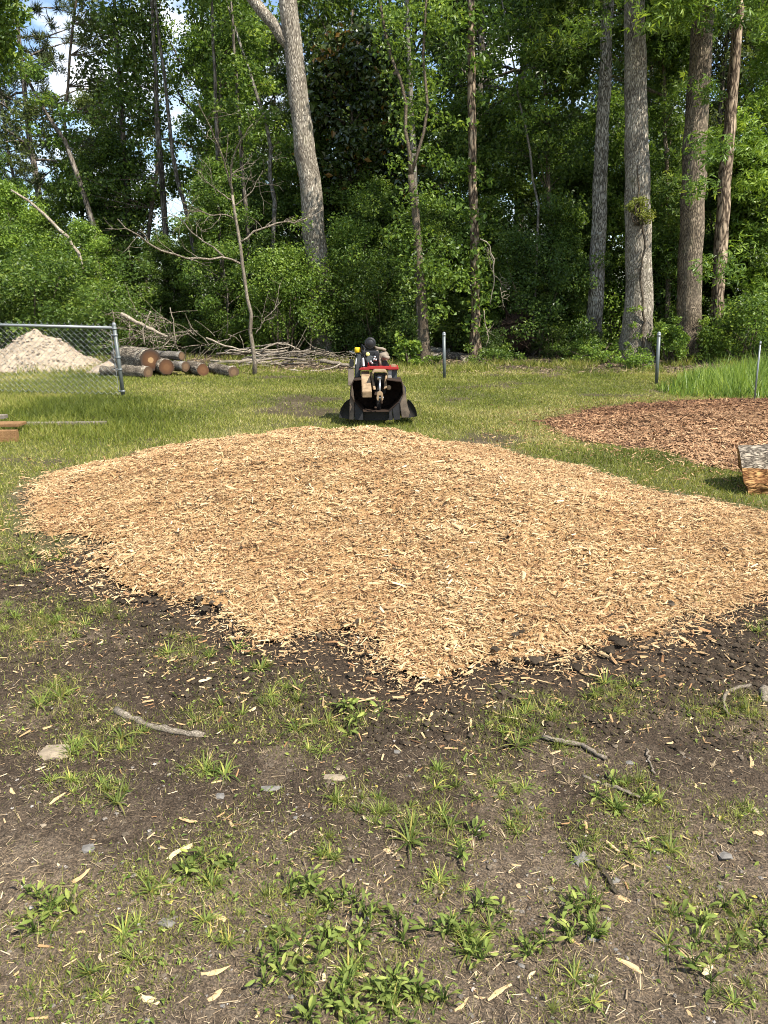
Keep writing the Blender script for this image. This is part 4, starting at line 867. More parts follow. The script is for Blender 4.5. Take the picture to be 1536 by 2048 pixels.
# tyres of the carriage behind
for zx in (475, 1015):
    c = zp(zx, 1100, .85); c.z = .22; rr_ = []; mb = MB(); th = np.linspace(0, 2 * math.pi, 28, endpoint=False); pf = [(-.085, .14), (-.09, .19), (-.075, .215), (0, .225), (.075, .215), (.09, .19), (.085, .14)]
    V = np.array([[(c.x + w_, c.y + r_ * math.cos(t), c.z + r_ * math.sin(t)) for w_, r_ in pf] for t in th]).reshape(-1, 3); i = np.arange(28)[:, None] * 7; j = ((np.arange(28) + 1) % 28)[:, None] * 7; k_ = np.arange(6)[None, :]
    mb.put(V, [np.stack([i + k_, j + k_, j + k_ + 1, i + k_ + 1], -1).reshape(-1, 4)]); w_ = mb.build('tyre', M['rubber'], GR, True)
    mb = MB(); mb.cyl(c + Vector((-.05, 0, 0)), c + Vector((.05, 0, 0)), .145, 20, .01); mb.build('rim', M['greypaint'], w_)
plate('chassis', [(430, 1000), (1060, 1000), (1060, 1120), (430, 1120)], .45, .65, 'blackmetal')
# boom box
def slab(name, top, front, dy0, dy1, mt):  # sloping lit top (far edge at dy1) and front face
    (x0, y0), (x1, y1), (x2, y2), (x3, y3) = top; (a0, b0), (a1, b1) = front
    V = [zp(x0, y0, dy1), zp(x1, y1, dy1), zp(x2, y2, dy0), zp(x3, y3, dy0), zp(a1, b1, dy0 + .02), zp(a0, b0, dy0 + .02)]
    bk = [Vector((V[0].x, V[0].y, V[5].z)), Vector((V[1].x, V[1].y, V[4].z))]
    P = V + bk; F4 = [(0, 1, 2, 3), (3, 2, 4, 5), (0, 6, 7, 1), (6, 5, 4, 7)]; 
    bm = bmesh.new(); vs = [bm.verts.new(p) for p in P]
    for f in F4: bm.faces.new([vs[k] for k in f])
    bm.faces.new([vs[k] for k in (0, 3, 5, 6)]); bm.faces.new([vs[k] for k in (1, 7, 4, 2)]); bmesh.ops.recalc_face_normals(bm, faces=bm.faces)
    bmesh.ops.bevel(bm, geom=list(bm.edges), offset=.006, segments=2, affect='EDGES'); mb = MB(); mb.bm(bm); return mb.build(name, M[mt], GR)
slab('belt_guard', [(524, 588), (632, 588), (664, 852), (540, 856)], [(542, 930), (664, 928)], -.22, .30, 'dusty')
slab('boom_cheek', [(640, 600), (668, 598), (716, 825), (682, 830)], [(690, 830), (716, 830)], -.05, .28, 'dusty')
slab('boom_cheek', [(838, 612), (862, 612), (858, 800), (815, 822)], [(818, 830), (856, 808)], -.05, .28, 'dusty')
plate('boom_hood', [(664, 612), (690, 584), (832, 584), (852, 606), (852, 622), (826, 606), (700, 606), (676, 632)], -.08, .4, 'dusty')
plate('boom_back', [(680, 612), (848, 612), (840, 880), (700, 880)], .28, .04, 'blackmetal')
mb = MB(); mb.cyl(zp(766, 690, -.02), zp(766, 870, -.10), .012, 10); mb.cyl(zp(760, 690, .0), zp(760, 660, .05), .03, 12); ram = mb.build('hydraulic_ram', M['steel'], GR, True)
for zx in (724, 798):
    mb = MB(); a = zp(zx, 658, .0); mb.sphere(a, .014, 10, 8); mb.cyl(a, zp(zx, 780, .12), .012, 8); mb.build('hose', M['blackmetal'], ram, True)
plate('clevis', [(730, 870), (748, 852), (784, 852), (806, 880), (810, 960), (788, 975), (778, 905), (756, 905), (745, 980), (722, 950)], -.13, .06, 'dusty')
mb = MB(); mb.cyl(zp(722, 930, -.10), zp(815, 930, -.10), .014, 10); mb.build('pin', M['steel'], GR, True)
mb = MB(); mb.cyl(zp(880, 800, .02), zp(880, 800, .16), .032, 16, .008); mb.build('bearing', M['dusty'], GR, True)
# frame and bodywork
plate('red_frame', [(498, 578), (515, 552), (600, 545), (612, 532), (900, 532), (912, 543), (1000, 543), (1014, 560), (1010, 572), (880, 574), (862, 566), (640, 566), (628, 580)], .18, .10, 'redpaint')
mb = MB(); a, b_ = zp(515, 548, .55), zp(1000, 540, .55); mb.box((a + b_) / 2, ((b_ - a).length, .62, .02), None, .004); mb.build('deck', M['redpaint'], GR)
plate('side_panel', [(862, 580), (918, 580), (920, 702), (866, 700)], .22, .03, 'panel')
plate('side_panel', [(918, 578), (988, 578), (986, 708), (922, 702)], .24, .30, 'greypaint')
plate('fuel_tank', [(446, 690), (444, 470), (468, 395), (510, 368), (542, 392), (545, 520), (520, 548), (508, 690)], .34, .34, 'greypaint', bev=.02)
plate('tank_label', [(452, 500), (462, 430), (472, 428), (464, 505)], .335, .003, 'white', bev=0)
mb = MB(); a = zp(478, 320, .45); mb.cyl(a + Vector((0, 0, -.034)), a + Vector((0, 0, .034)), .038, 18, .008); cap = mb.build('fuel_cap', M['yellow'], GR, True)
mb = MB(); mb.cyl(a + Vector((0, 0, -.10)), a + Vector((0, 0, -.034)), .022, 12); mb.build('filler_neck', M['blackmetal'], GR, True)
plate('white_strip', [(542, 425), (562, 418), (574, 528), (546, 530)], .30, .02, 'white', bev=.004)
# engine
mb = MB(); a = zp(645, 440, .55); mb.box(a + Vector((0, 0, .0)), (.23, .26, .25), None, .02); mb.box(a + Vector((-.02, .05, .14)), (.16, .2, .08), None, .015); mb.box(a + Vector((.09, -.1, .05)), (.07, .12, .1), None, .01); mb.box(a + Vector((-.07, -.12, -.06)), (.08, .08, .12), None, .01); eng = mb.build('engine_block', M['blackmetal'], GR)
mb = MB(); mb.cyl(zp(640, 445, .34), zp(640, 445, .44), .055, 22, .006); mb.build('engine_cover', M['greypaint'], eng)
for k in range(5): mb = MB(); mb.box(a + Vector((0, -.14, -.08 + k * .035)), (.17, .02, .012)); mb.build('cooling_fin', M['blackmetal'], eng)
mb = MB(); a = zp(611, 374, .38); mb.cyl(a + Vector((0, -.03, 0)), a + Vector((0, .03, 0)), .026, 16, .006); mb.build('oil_cap', M['paleyellow'], GR, True)
mb = MB(); a = zp(641, 236, .45); mb.cyl(a + Vector((0, -.02, 0)), a + Vector((0, .26, 0)), .072, 28, .008); mb.cyl(a + Vector((0, .03, 0)), a + Vector((0, .05, 0)), .076, 28, .004); af = mb.build('air_filter', M['blackmetal'], GR)
mb = MB(); mb.cyl(a + Vector((0, -.028, 0)), a + Vector((0, -.015, 0)), .05, 20, .004); mb.build('filter_lid', M['blackmetal'], af, True)
mb = MB(); mb.tube([a + Vector((0, .1, -.05)), a + Vector((0, .1, -.11)), a + Vector((.01, .08, -.2))], [.05, .045, .04], 14); mb.build('intake', M['blackmetal'], af, True)
for zx, zy in ((690, 440), (700, 410), (668, 490), (715, 445), (650, 470)):
    mb = MB(); a = zp(zx, zy, .30); mb.cyl(a, a + Vector((0, .05, 0)), .015, 10, .003); mb.build('fitting', M['steel'], eng, True)
# exhaust
mb = MB(); a = zp(815, 405, .48); mb.cyl(a + Vector((-.05, .02, 0)), a + Vector((.05, -.02, 0)), .068, 20, .015); mf = mb.build('muffler', M['tan_grey'], GR, True)
mb = MB(); mb.cyl(zp(805, 405, .40), zp(886, 424, .36), .024, 14); mb.build('exhaust_pipe', M['tan_grey'], mf, True)
mb = MB(); mb.tube([zp(700, 285, .5), zp(740, 300, .46), zp(800, 305, .44), zp(836, 322, .46)], .02, 12); mb.build('exhaust_pipe', M['tan_grey'], mf, True)
mb = MB(); mb.tube([zp(730, 330, .46), zp(745, 400, .42), zp(770, 470, .42), (zp(775, 520, .42))], .022, 12); mb.build('exhaust_pipe', M['tan_grey'], mf, True)
plate('guard', [(780, 520), (800, 470), (850, 455), (880, 500), (890, 535)], .40, .03, 'blackmetal')
plate('battery_box', [(905, 540), (910, 508), (965, 505), (985, 540)], .45, .12, 'dusty')
# controls on the left
plate('control_column', [(355, 770), (358, 560), (385, 552), (432, 570), (440, 700), (410, 755), (385, 782)], .36, .05, 'tan_grey')
plate('control_box', [(376, 530), (374, 470), (395, 440), (425, 448), (432, 520), (420, 540)], .34, .12, 'blackmetal')
mb = MB(); mb.tube([zp(378, 335, .6), zp(420, 350, .55), zp(470, 352, .5)], .006, 8); mb.build('lever', M['steel'], GR, True)
mb = MB(); mb.tube([zp(560, 380, .3), zp(575, 300, .35), zp(540, 250, .4), zp(535, 330, .4), zp(600, 470, .3)], .008, 8); mb.build('cable', M['blackmetal'], GR, True)
mb = MB(); mb.tube([zp(610, 540, .25), zp(622, 480, .25), zp(632, 530, .25)], .006, 8); mb.build('cable', M['redpaint'], GR, True)

# ------------------------------------------------------------------ planks, split log
def board(label, a, b_, w, t, mt, z):
    a = gp(*a, z); b_ = gp(*b_, z); d = (b_ - a); L = d.length; ang = math.atan2(d.y, d.x); mb = MB(); mb.box((0, 0, 0), (w, t, L), None, .006)
    o = mb.build('plank', M[mt], None, label=label, cat='plank'); o.rotation_mode = 'QUATERNION'
    o.rotation_quaternion = Quaternion((0, 0, 1), ang) @ Quaternion((0, 1, 0), math.radians(90)) @ Quaternion((0, 0, 1), math.radians(90)); 
    c = (a + b_) / 2; o.location = (c.x, c.y, z); return o
def lumber(label, foot, L, w, t, ang, mt, z, tilt=0):
    p = gp(*foot, z); mb = MB(); mb.box((0, 0, 0), (t, w, L), None, .006); o = mb.build('plank', M[mt], None, label=label, cat='plank')
    o.matrix_world = Matrix.Translation(p) @ Matrix.Rotation(ang, 4, 'Z') @ Matrix.Rotation(math.radians(90) + tilt, 4, 'Y') @ Matrix.Translation((0, 0, -L / 2)); return o
lumber('wide orange brown board lying on the grass at the left edge', (45, 848), 1.2, .26, .035, 0.05, 'plank', .11)
lumber('squared timber end in the grass below the orange board', (35, 872), 1.2, .09, .14, 0.04, 'plank', .07)
lumber('dark board end above the orange board at the left edge', (12, 833), 1.0, .12, .05, 0.0, 'plank_grey', .12)
lumber('weathered grey plank half hidden in grass right of the orange board', (212, 846), 1.15, .12, .04, 0.06, 'plank_grey', .03)
# split log at the right edge
rg = np.random.default_rng(91); b0 = gp(1490, 988); root = thing('split_log', 'half split log with orange torn face at the right edge', 'log', (b0.x, b0.y, gzf(b0.x, b0.y)))
n = 22; Ls = 1.3; pr = []
sec = [(0, 0.0), (-.02, .10), (.03, .19), (.02, .215), (.16, .34), (.30, .38), (.46, .30), (.52, .12), (.46, 0), (.2, -.03)]
sec = dens(np.array([(0, a, b_) for a, b_ in sec + sec[:1]]), 41)[:-1, 1:]
V = []
for i in range(n):
    x = Ls * i / (n - 1); jig = .028 * (fbm(np.full(40, x), sec[:, 0] * 3 + sec[:, 1] * 9, .22, 4, 5) - .5) * 2 + .05 * (fbm(np.full(40, x * .35), sec[:, 1] * 14 + 3, .5, 3, 9) - .5) * (sec[:, 0] < .05)
    V.append(np.stack([np.full(40, x) + (.03 * (sec[:, 1] < .1)) * (i == 0) - sec[:, 1] * .22 * (i == 0), sec[:, 0] + jig, sec[:, 1] + jig * .4], 1))
V = np.vstack(V); V[:, 0] += V[:, 1] * .44; i = np.arange(n - 1)[:, None] * 40 + np.arange(40)[None, :]; j = np.arange(n - 1)[:, None] * 40 + (np.arange(40)[None, :] + 1) % 40
F = np.stack([i, j, j + 40, i + 40], -1).reshape(-1, 4); fc = np.tile(np.arange(40), n - 1)
mid = (sec + np.roll(sec, -1, 0)) / 2; isb = (mid[:, 1] > .215) & (mid[:, 0] > .0) | (mid[:, 0] > .4)
def sub(mask, nm, mt, caps=False):
    f = F[mask[fc]]; u, inv = np.unique(f, return_inverse=True); Fl = [inv.reshape(-1, 4)]; Vv = V[u]
    if caps:
        Vv = np.vstack([Vv, V[:40]]); Fl.append((np.arange(40) + len(u))[None, :])
    o = add(nm, new_mesh(nm, Vv, Fl), M[mt], root); return o
sub(isb, 'bark', 'logbark'); sub(~isb, 'split_face', 'split', True)
root.rotation_euler = (0, 0, math.radians(4))

# ------------------------------------------------------------------ wood chip mound
def chips(rng, P, nrm_tilt, L, Wd, tint, ridge=.35):
    """tent-shaped slivers: two long faces with a ridge"""
    n = len(P); az = rng.random(n) * 6.2832; pit = rng.normal(size=n) * nrm_tilt
    a = np.stack([np.cos(az) * np.cos(pit), np.sin(az) * np.cos(pit), np.sin(pit)], 1)
    nr = unit(np.stack([rng.normal(size=n) * .45, rng.normal(size=n) * .45, np.ones(n)], 1)); nr = unit(nr - a * np.sum(nr * a, 1)[:, None]); s = np.cross(nr, a)
    L = L[:, None]; w = Wd[:, None]; bow = (rng.normal(size=n) * .08)[:, None] * L; skew = (rng.normal(size=n) * .3)[:, None]
    t0 = (.35 + .6 * rng.random(n))[:, None]; t1 = (.25 + .7 * rng.random(n))[:, None]
    V = np.stack([P - a * L * .5 - s * w * .5 * t0, P - a * L * (.5 + .0) + nr * w * ridge * .4 + s * w * skew * .3, P - a * L * .45 + s * w * .5 * t0,
                  P + a * L * .5 - s * w * .5 * t1 + s * bow, P + a * L * .5 + nr * w * ridge + s * bow, P + a * L * .42 + s * w * .5 * t1 + s * bow], 1).reshape(-1, 3)
    b_ = np.arange(n)[:, None] * 6; F = np.concatenate([b_ + np.array([0, 1, 4, 3]), b_ + np.array([1, 2, 5, 4])], 1).reshape(-1, 4)
    return V, F, np.repeat(tint, 2)
def field(fx, x0, x1, y0, y1, st):
    x = np.arange(x0, x1, st); y = np.arange(y0, y1, st); X, Y = np.meshgrid(x, y); nx, ny = len(x), len(y)
    I = (np.arange(ny - 1)[:, None] * nx + np.arange(nx - 1)[None, :]).ravel(); return X, Y, np.stack([I, I + 1, I + nx + 1, I + nx], -1)
def trim_mesh(name, X, Y, Z, F, keep, m, **kw):
    k = keep.ravel()[F].any(1); F = F[k]; u, inv = np.unique(F, return_inverse=True); V = np.stack([X, Y, Z], -1).reshape(-1, 3)[u]
    return add(name, new_mesh(name, V, inv.reshape(-1, 4), smooth=True), m, **kw)
X, Y, F = field(None, -3.9, 4.1, 2.6, 9.9, .04); d = mound_d(X, Y); Z = ground_z(X, Y) + mound_h(X, Y)
mound = trim_mesh('wood_chip_mound', X, Y, Z - .012, F, d > .10 + .25 * (Y < 5.2), M['chip_base'], label='broad low mound of fresh tan wood chips across the yard', cat='wood chips')
rng = np.random.default_rng(71)
def scatter(rng, n, box, dens_fn):
    x = rng.uniform(box[0], box[1], n); y = rng.uniform(box[2], box[3], n); k = rng.random(n) < dens_fn(x, y); return x[k], y[k]
def mdens(x, y):
    d = mound_d(x, y); c = sstep(-0.05, np.where(y < 5.2, .5, .15), d) ** 1.15; c = c * (1 - .6 * sstep(.60, .72, fbm(x, y, .3, 4, 91)) * sstep(.9, .2, d)); near = np.clip((4.6 / y) ** 1.1, .36, 1.5) / 1.5
    return np.maximum(c, .12 * np.exp(-(np.clip(-d, 0, 9) / .15) ** 1.0) + .02 * (d < 0) * (d > -.9)) * near
x, y = scatter(rng, 900000, (-3.9, 4.1, 2.5, 9.7), mdens)
z = ground_z(x, y) + np.maximum(mound_h(x, y), -.004) + rng.random(len(x)) * .012
far = sstep(3.0, 8.0, y); nC = len(x)
L = np.exp(rng.normal(size=nC) * .55) * (.0150 + .0045 * far); L = np.clip(L, .006, .09); Wd = np.clip(L * (.14 + .24 * rng.random(nC)), .0032, .016)
wide = rng.random(nC) < .10; L = np.where(wide, np.minimum(L * 1.25, .09), L); Wd = np.where(wide, np.minimum(L * (.3 + .25 * rng.random(nC)), .024), Wd)
t = np.clip(.55 + .20 * rng.normal(size=nC) + .35 * (fbm(x, y, .4, 4, 95) - .5) - .5 * (rng.random(nC) < .06), 0, 1)
V, F, T = chips(rng, np.stack([x, y, z], 1), .24, L, Wd, t); print('chips', nC)
add('wood_chips', new_mesh('wood_chips', V, F, T), M['chips'], mound, kind='stuff')
# reddish older pile
X, Y, F = field(None, 1.4, 9.2, 6.2, 13.6, .07); d = pile2_d(X, Y); Z = ground_z(X, Y) + pile2_h(X, Y)
pile2 = trim_mesh('old_chip_pile', X, Y, Z - .012, F, d > .02, M['chip_base_red'], label='low reddish brown pile of older wood chips at the right', cat='wood chips')
def pdens(x, y):
    d = pile2_d(x, y); return np.maximum(sstep(-.05, .3, d) * (1 - .7 * sstep(.55, .7, fbm(x, y, .45, 4, 97)) * sstep(1.0, .1, d)), .14 * np.exp(-np.clip(-d, 0, 9) / .4)) * (x < .62 * y)
x, y = scatter(rng, 170000, (1.2, 8.2, 6.0, 13.4), pdens); z = ground_z(x, y) + np.maximum(pile2_h(x, y), 0) + rng.random(len(x)) * .014; nC = len(x)
L = np.clip(np.exp(rng.normal(size=nC) * .5) * .036, .012, .11); Wd = np.clip(L * (.16 + .22 * rng.random(nC)), .006, .028)
pale = sstep(12.0, 8.0, y + .9 * (fbm(x, y, .9, 3, 99) - .5)); t = np.clip(.33 + .5 * pale + .2 * rng.normal(size=nC), 0, 1)
V, F, T = chips(rng, np.stack([x, y, z], 1), .28, L, Wd, t); add('wood_chips', new_mesh('wood_chips_red', V, F, T), M['chips_red'], pile2, kind='stuff')

# ------------------------------------------------------------------ lawn and tall grass
def blades(rng, x, y, z, H, Wd, tint, bend=.45):
    n = len(x); az = rng.random(n) * 6.2832; s = np.stack([np.cos(az), np.sin(az), np.zeros(n)], 1); a2 = rng.random(n) * 6.2832; lean = np.stack([np.cos(a2), np.sin(a2), np.zeros(n)], 1) * (np.abs(rng.normal(size=n)) * bend * H)[:, None]
    B = np.stack([x, y, z], 1); up = np.zeros((n, 3)); up[:, 2] = H
    V = np.stack([B - s * Wd[:, None] * .5, B + s * Wd[:, None] * .5, B + up + lean], 1).reshape(-1, 3); return V, np.arange(3 * n).reshape(-1, 3), tint
def ldens(x, y):
    m_ = lawn_mask(x, y); m_ = m_ * sstep(.04, -.12, mound_d(x, y)) * (1 - .92 * sstep(-.1, .2, pile2_d(x, y))); return m_ * np.clip((9.0 / y) ** 1.2, .3, 1.25) / 1.25 * (np.abs(x) < .60 * y + 1.2)
x, y = scatter(rng, 1250000, (-13, 13, 4.2, 21.0), ldens); n = len(x); print('lawn', n)
pt = fbm(x, y, .9, 4, 101); tallL = sstep(-2.6, -3.6, x + .25 * (y - 11)) * sstep(8.5, 9.4, y) * sstep(13.6, 12.6, y)
H = (.018 + .024 * rng.random(n)) * (.7 + .9 * pt) * (1 + 1.9 * tallL * rng.random(n)) * (1 + .5 * sstep(14, 20, y)); Wd = .0045 + .0007 * y * (.6 + .6 * rng.random(n))
t = np.clip(.47 + .22 * rng.normal(size=n) + 1.5 * (fbm(x, y, 1.6, 4, 103) - .5) - .22 * tallL, 0, 1)
V, F, T = blades(rng, x, y, ground_z(x, y) - .003, H, Wd, t, .7); add('lawn_grass', new_mesh('lawn_grass', V, F, T), M['grass'], kind='stuff', label='short patchy mown grass of the lawn', cat='grass')
TG = smooth_poly([tuple(gp(*q).xy) for q in ((1300, 790), (1340, 760), (1420, 742), (1600, 735), (1720, 770), (1620, 806), (1500, 806), (1400, 796))], 1)
x, y = scatter(rng, 34000, (5, 14.5, 13, 19.8), lambda x, y: sstep(-.25, .5, poly_dist(TG, x, y) + .6 * (fbm(x, y, .8, 3, 105) - .5))); n = len(x); H = (.12 + .5 * rng.random(n) ** 1.4) * (.25 + 1.3 * fbm(x, y, .8, 3, 107)) * (.35 + .65 * sstep(-.1, .9, poly_dist(TG, x, y)))
V, F, T = blades(rng, x, y, ground_z(x, y), H, .012 + .014 * rng.random(n), np.clip(.5 + .28 * rng.normal(size=n) + .8 * (fbm(x, y, .6, 3, 121) - .5), 0, 1), .55); add('tall_grass', new_mesh('tall_grass', V, F, T), M['tallgrass'], kind='stuff', label='patch of tall bright grass before the right hand trunks', cat='grass')
x, y = scatter(rng, 70000, (-14, 14, 17.5, 22.5), lambda x, y: sstep(.5, .66, fbm(x, y, 1.0, 4, 109)) * (np.abs(x) < .6 * y)); n = len(x); H = .06 + .22 * rng.random(n) * fbm(x, y, .7, 3, 111) * 1.4
V, F, T = blades(rng, x, y, ground_z(x, y), H, .012 + .012 * rng.random(n), np.clip(.42 + .28 * rng.normal(size=n) + .9 * (fbm(x, y, .5, 3, 123) - .5), 0, 1), .7); add('edge_weeds', new_mesh('edge_weeds', V, F, T), M['grass'], kind='stuff', label='ragged weeds along the foot of the wood', cat='weeds')
x, y = scatter(rng, 30000, (-14, 14, 17.5, 26), lambda x, y: (np.abs(x) < .6 * y) * .6); n = len(x)
V, F, T = chips(rng, np.stack([x, y, ground_z(x, y) + .01], 1), .3, .05 + .08 * rng.random(n), .02 + .025 * rng.random(n), rng.random(n) * .7); add('leaf_litter', new_mesh('leaf_litter', V, F, T), M['straw'], kind='stuff', label='brown leaf litter along the wood edge', cat='litter')

# ------------------------------------------------------------------ foreground soil litter
FGB = (-2.6, 2.6, .95, 5.2)
def open_soil(x, y): return sstep(.02, -.06, mound_d(x, y)) * (np.abs(x) < .55 * y + .35)
def lumps(rng, x, y, z, r, tint):
    n = len(x); o = np.array([(1, 0, 0), (0, 1, 0), (-1, 0, 0), (0, -1, 0), (0, 0, .8), (.7, .7, .45), (-.7, .7, .45), (-.7, -.7, .45), (.7, -.7, .45)], float)
    V = np.stack([x, y, z], 1)[:, None, :] + o[None] * r[:, None, None] * (0.65 + .7 * rng.random((n, 9, 1))) 
    f = np.array([(0, 5, 4), (5, 1, 4), (1, 6, 4), (6, 2, 4), (2, 7, 4), (7, 3, 4), (3, 8, 4), (8, 0, 4)]); F = (np.arange(n)[:, None, None] * 9 + f[None]).reshape(-1, 3)
    return V.reshape(-1, 3), F, np.repeat(tint, 8)
x, y = scatter(rng, 110000, FGB, lambda x, y: open_soil(x, y) * np.clip(.22 + .9 * np.exp(-(np.clip(-mound_d(x, y), 0, 9) / .16)) * (y < 4.6) + .35 * sstep(.55, .7, fbm(x, y, .3, 3, 113)), 0, 1)); n = len(x)
r = np.clip(np.exp(rng.normal(size=n) * .55) * (.0044 + .0022 * (mound_d(x, y) > -.35)), .0015, .018); V, F, T = lumps(rng, x, y, ground_z(x, y), r * np.where(y < 2.5, .6, 1), np.clip(rng.random(n) * .6 + .45 * (y < 2.5), 0, 1)); add('soil_clods', new_mesh('soil_clods', V, F, T, smooth=True), M['clod'], kind='stuff', label='dark crumbly clods of turned soil', cat='soil')
x, y = scatter(rng, 16000, FGB, lambda x, y: sstep(.2, -.1, -mound_d(x, y) * 0 + 0) * sstep(0, .12, mound_d(x, y)) * sstep(.8, .2, mound_d(x, y)) * (y < 4.6) * sstep(.56, .68, fbm(x, y, .3, 4, 91))); n = len(x)
r = np.clip(np.exp(rng.normal(size=n) * .5) * .009, .003, .03); V, F, T = lumps(rng, x, y, ground_z(x, y) + mound_h(x, y) + .006, r, np.clip(rng.random(n) * .7, 0, 1)); add('soil_crumbs', new_mesh('soil_crumbs', V, F, T, smooth=True), M['clod'], kind='stuff', label='dark soil crumbs among the front wood chips', cat='soil')
x, y = scatter(rng, 15000, FGB, lambda x, y: open_soil(x, y) * (.15 + .8 * sstep(2.6, 1.6, y))); n = len(x)
r = np.clip(np.exp(rng.normal(size=n) * .5) * .0026, .001, .009); V, F, T = lumps(rng, x, y, ground_z(x, y) + .0005, r, rng.random(n)); add('fine_gravel', new_mesh('fine_gravel', V, F, T), M['pebble'], kind='stuff', label='fine pale grit scattered over the soil', cat='gravel')
x, y = scatter(rng, 230000, FGB, lambda x, y: open_soil(x, y) * np.clip(.10 + .75 * fbm(x, y, .25, 4, 115) ** 2 + .35 * sstep(2.3, 1.5, y), 0, 1) * np.clip((1.9 / y) ** 1.2, .2, 1)); n = len(x); print('straw', n)
L = np.clip(np.exp(rng.normal(size=n) * .6) * .011, .003, .05); V, F, T = chips(rng, np.stack([x, y, ground_z(x, y) + .002 + .003 * rng.random(n)], 1), .15, L, np.clip(L * .12, .0009, .0035), np.clip(.5 + .28 * rng.normal(size=n), 0, 1)); add('straw_litter', new_mesh('straw_litter', V, F, T), M['straw'], kind='stuff', label='bits of straw and bark scattered on the soil', cat='litter')
x, y = scatter(rng, 11000, FGB, lambda x, y: open_soil(x, y) * (.04 + .5 * sstep(.5, .75, fbm(x, y, .3, 4, 117)) + .25 * np.exp(mound_d(x, y).clip(-9, 0) / .5))); n = len(x)
L = np.clip(np.exp(rng.normal(size=n) * .5) * .016, .005, .05); V, F, T = chips(rng, np.stack([x, y, ground_z(x, y) + .003], 1), .16, L, np.clip(L * .25, .002, .012), np.clip(.6 + .22 * rng.normal(size=n), 0, 1)); add('scattered_chips', new_mesh('scattered_chips', V, F, T), M['chips'], kind='stuff', label='small wood chips strewn over the bare soil', cat='wood chips')

# weeds: positions traced, as (px, py, radius px)
BL = [(700, 1930, 165, 24, 'in the large green clump at the bottom centre'), (1170, 1828, 66, 6, 'in the round clump below the dark stick'), (965, 1868, 70, 5, 'in the clump right of the large bottom clump'), (720, 1440, 42, 4, 'before the front edge of the wood chip mound'),
      (640, 1800, 60, 5, 'at the top of the large bottom clump'), (830, 2010, 60, 5, 'at the bottom edge right of centre'), (1430, 1890, 105, 6, 'in the sprawling patch at the lower right'), (90, 1830, 60, 4, 'in the sparse patch at the lower left'),
      (1240, 1600, 50, 3, 'among grass right of the middle foreground'), (930, 1700, 40, 2, 'alone on bare soil in the middle foreground'), (1060, 1900, 35, 2, 'right of the pale grass clump at the bottom'), (1520, 1830, 35, 2, 'at the lower right edge'), (420, 1750, 60, 4, 'in the patch left of the large bottom clump')]
def leaf_mesh(seed, L=1.0, wd=.42):
    rg = np.random.default_rng(seed); n = 6; t = np.linspace(0, 1, n); w = wd * np.sin(np.pi * np.clip(t * .93 + .05, 0, 1)) ** .8 * .5; zc = .25 * np.sin(t * 2.2) - .16 * t; fold = .35
    V = []
    for i in range(n): V += [(t[i], -w[i], zc[i] + w[i] * fold + .015 * rg.normal()), (t[i], 0, zc[i]), (t[i], w[i], zc[i] + w[i] * fold + .015 * rg.normal())]
    F = [];
    for i in range(n - 1): F += [(3 * i, 3 * i + 1, 3 * i + 4, 3 * i + 3), (3 * i + 1, 3 * i + 2, 3 * i + 5, 3 * i + 4)]
    return new_mesh('leaf', np.array(V), np.array(F), np.full(len(F), rg.uniform(.2, .95)), smooth=True)
LM = [leaf_mesh(s, wd=rng.uniform(.26, .46)) for s in range(8)]
rg = np.random.default_rng(77)
for px, py, rp, cnt, where in BL:
    for i in range(int(cnt * 1.5)):
        a = rg.random() * 6.28; q = rp * 1.1 * math.sqrt(rg.random()); p = gpz(px + q * math.cos(a), py + q * .75 * math.sin(a))
        root = thing('broadleaf_weed', 'broadleaf weed ' + where, 'weed', p, 'broadleaf weeds ' + where, (0, 0, rg.random() * 6.28)); nl = int(rg.integers(8, 15)); mb = MB()
        for k in range(nl):
            az = k * 2.4 + rg.normal() * .3; hh = .005 + .035 * (k / nl) * rg.uniform(.5, 1.4); ls = rg.uniform(.013, .038) * (1.15 - .45 * k / nl) * (1 + .25 * (py < 1600)); o = add('leaf', LM[int(rg.integers(0, 8))], M['weed'], root)
            st = Vector((math.cos(az), math.sin(az), 0)) * rg.uniform(.004, .03); o.location = st + Vector((0, 0, hh)); o.rotation_euler = (rg.normal() * .5, -rg.uniform(-.35, .7), az + rg.normal() * .4); o.scale = (ls, ls, ls); mb.tube([(0, 0, 0), st * .5 + Vector((0, 0, hh * .7)), st + Vector((0, 0, hh))], [.0014, .0012, .001], 4, cap=False)
        mb.build('stem', M['weed'], root)
def tuft_mesh(seed, nb, L, wd, spread):
    rg = np.random.default_rng(seed); V, F, T, o = [], [], [], 0
    for i in range(nb):
        az = rg.random() * 6.283; d = np.array([math.cos(az), math.sin(az), 0]); s = np.array([-d[1], d[0], 0]); l = L * rg.uniform(.4, 1.15); w = wd * rg.uniform(.6, 1.3); e = rg.uniform(.15, 1.25) * spread; p = d * rg.uniform(0, .015); tt = np.clip(rg.normal(.5, .25), 0, 1); pts = [p]; ang = math.pi / 2 - e * .5
        for k in range(4): ang -= e * rg.uniform(.15, .45); p = p + (d * math.cos(ang) + np.array([0, 0, 1]) * math.sin(ang)) * l / 4; p[2] = max(p[2], .003); pts.append(p)
        for k, q in enumerate(pts): ww = w * (1 - (k / 4) ** 2 * .95); V += [q - s * ww * .5, q + s * ww * .5 + np.array([0, 0, ww * .15])]
        for k in range(4): F.append((o + 2 * k, o + 2 * k + 1, o + 2 * k + 3, o + 2 * k + 2)); T.append(tt)
        o += 10
    return new_mesh('grass_tuft', np.array(V), np.array(F), T, smooth=True)
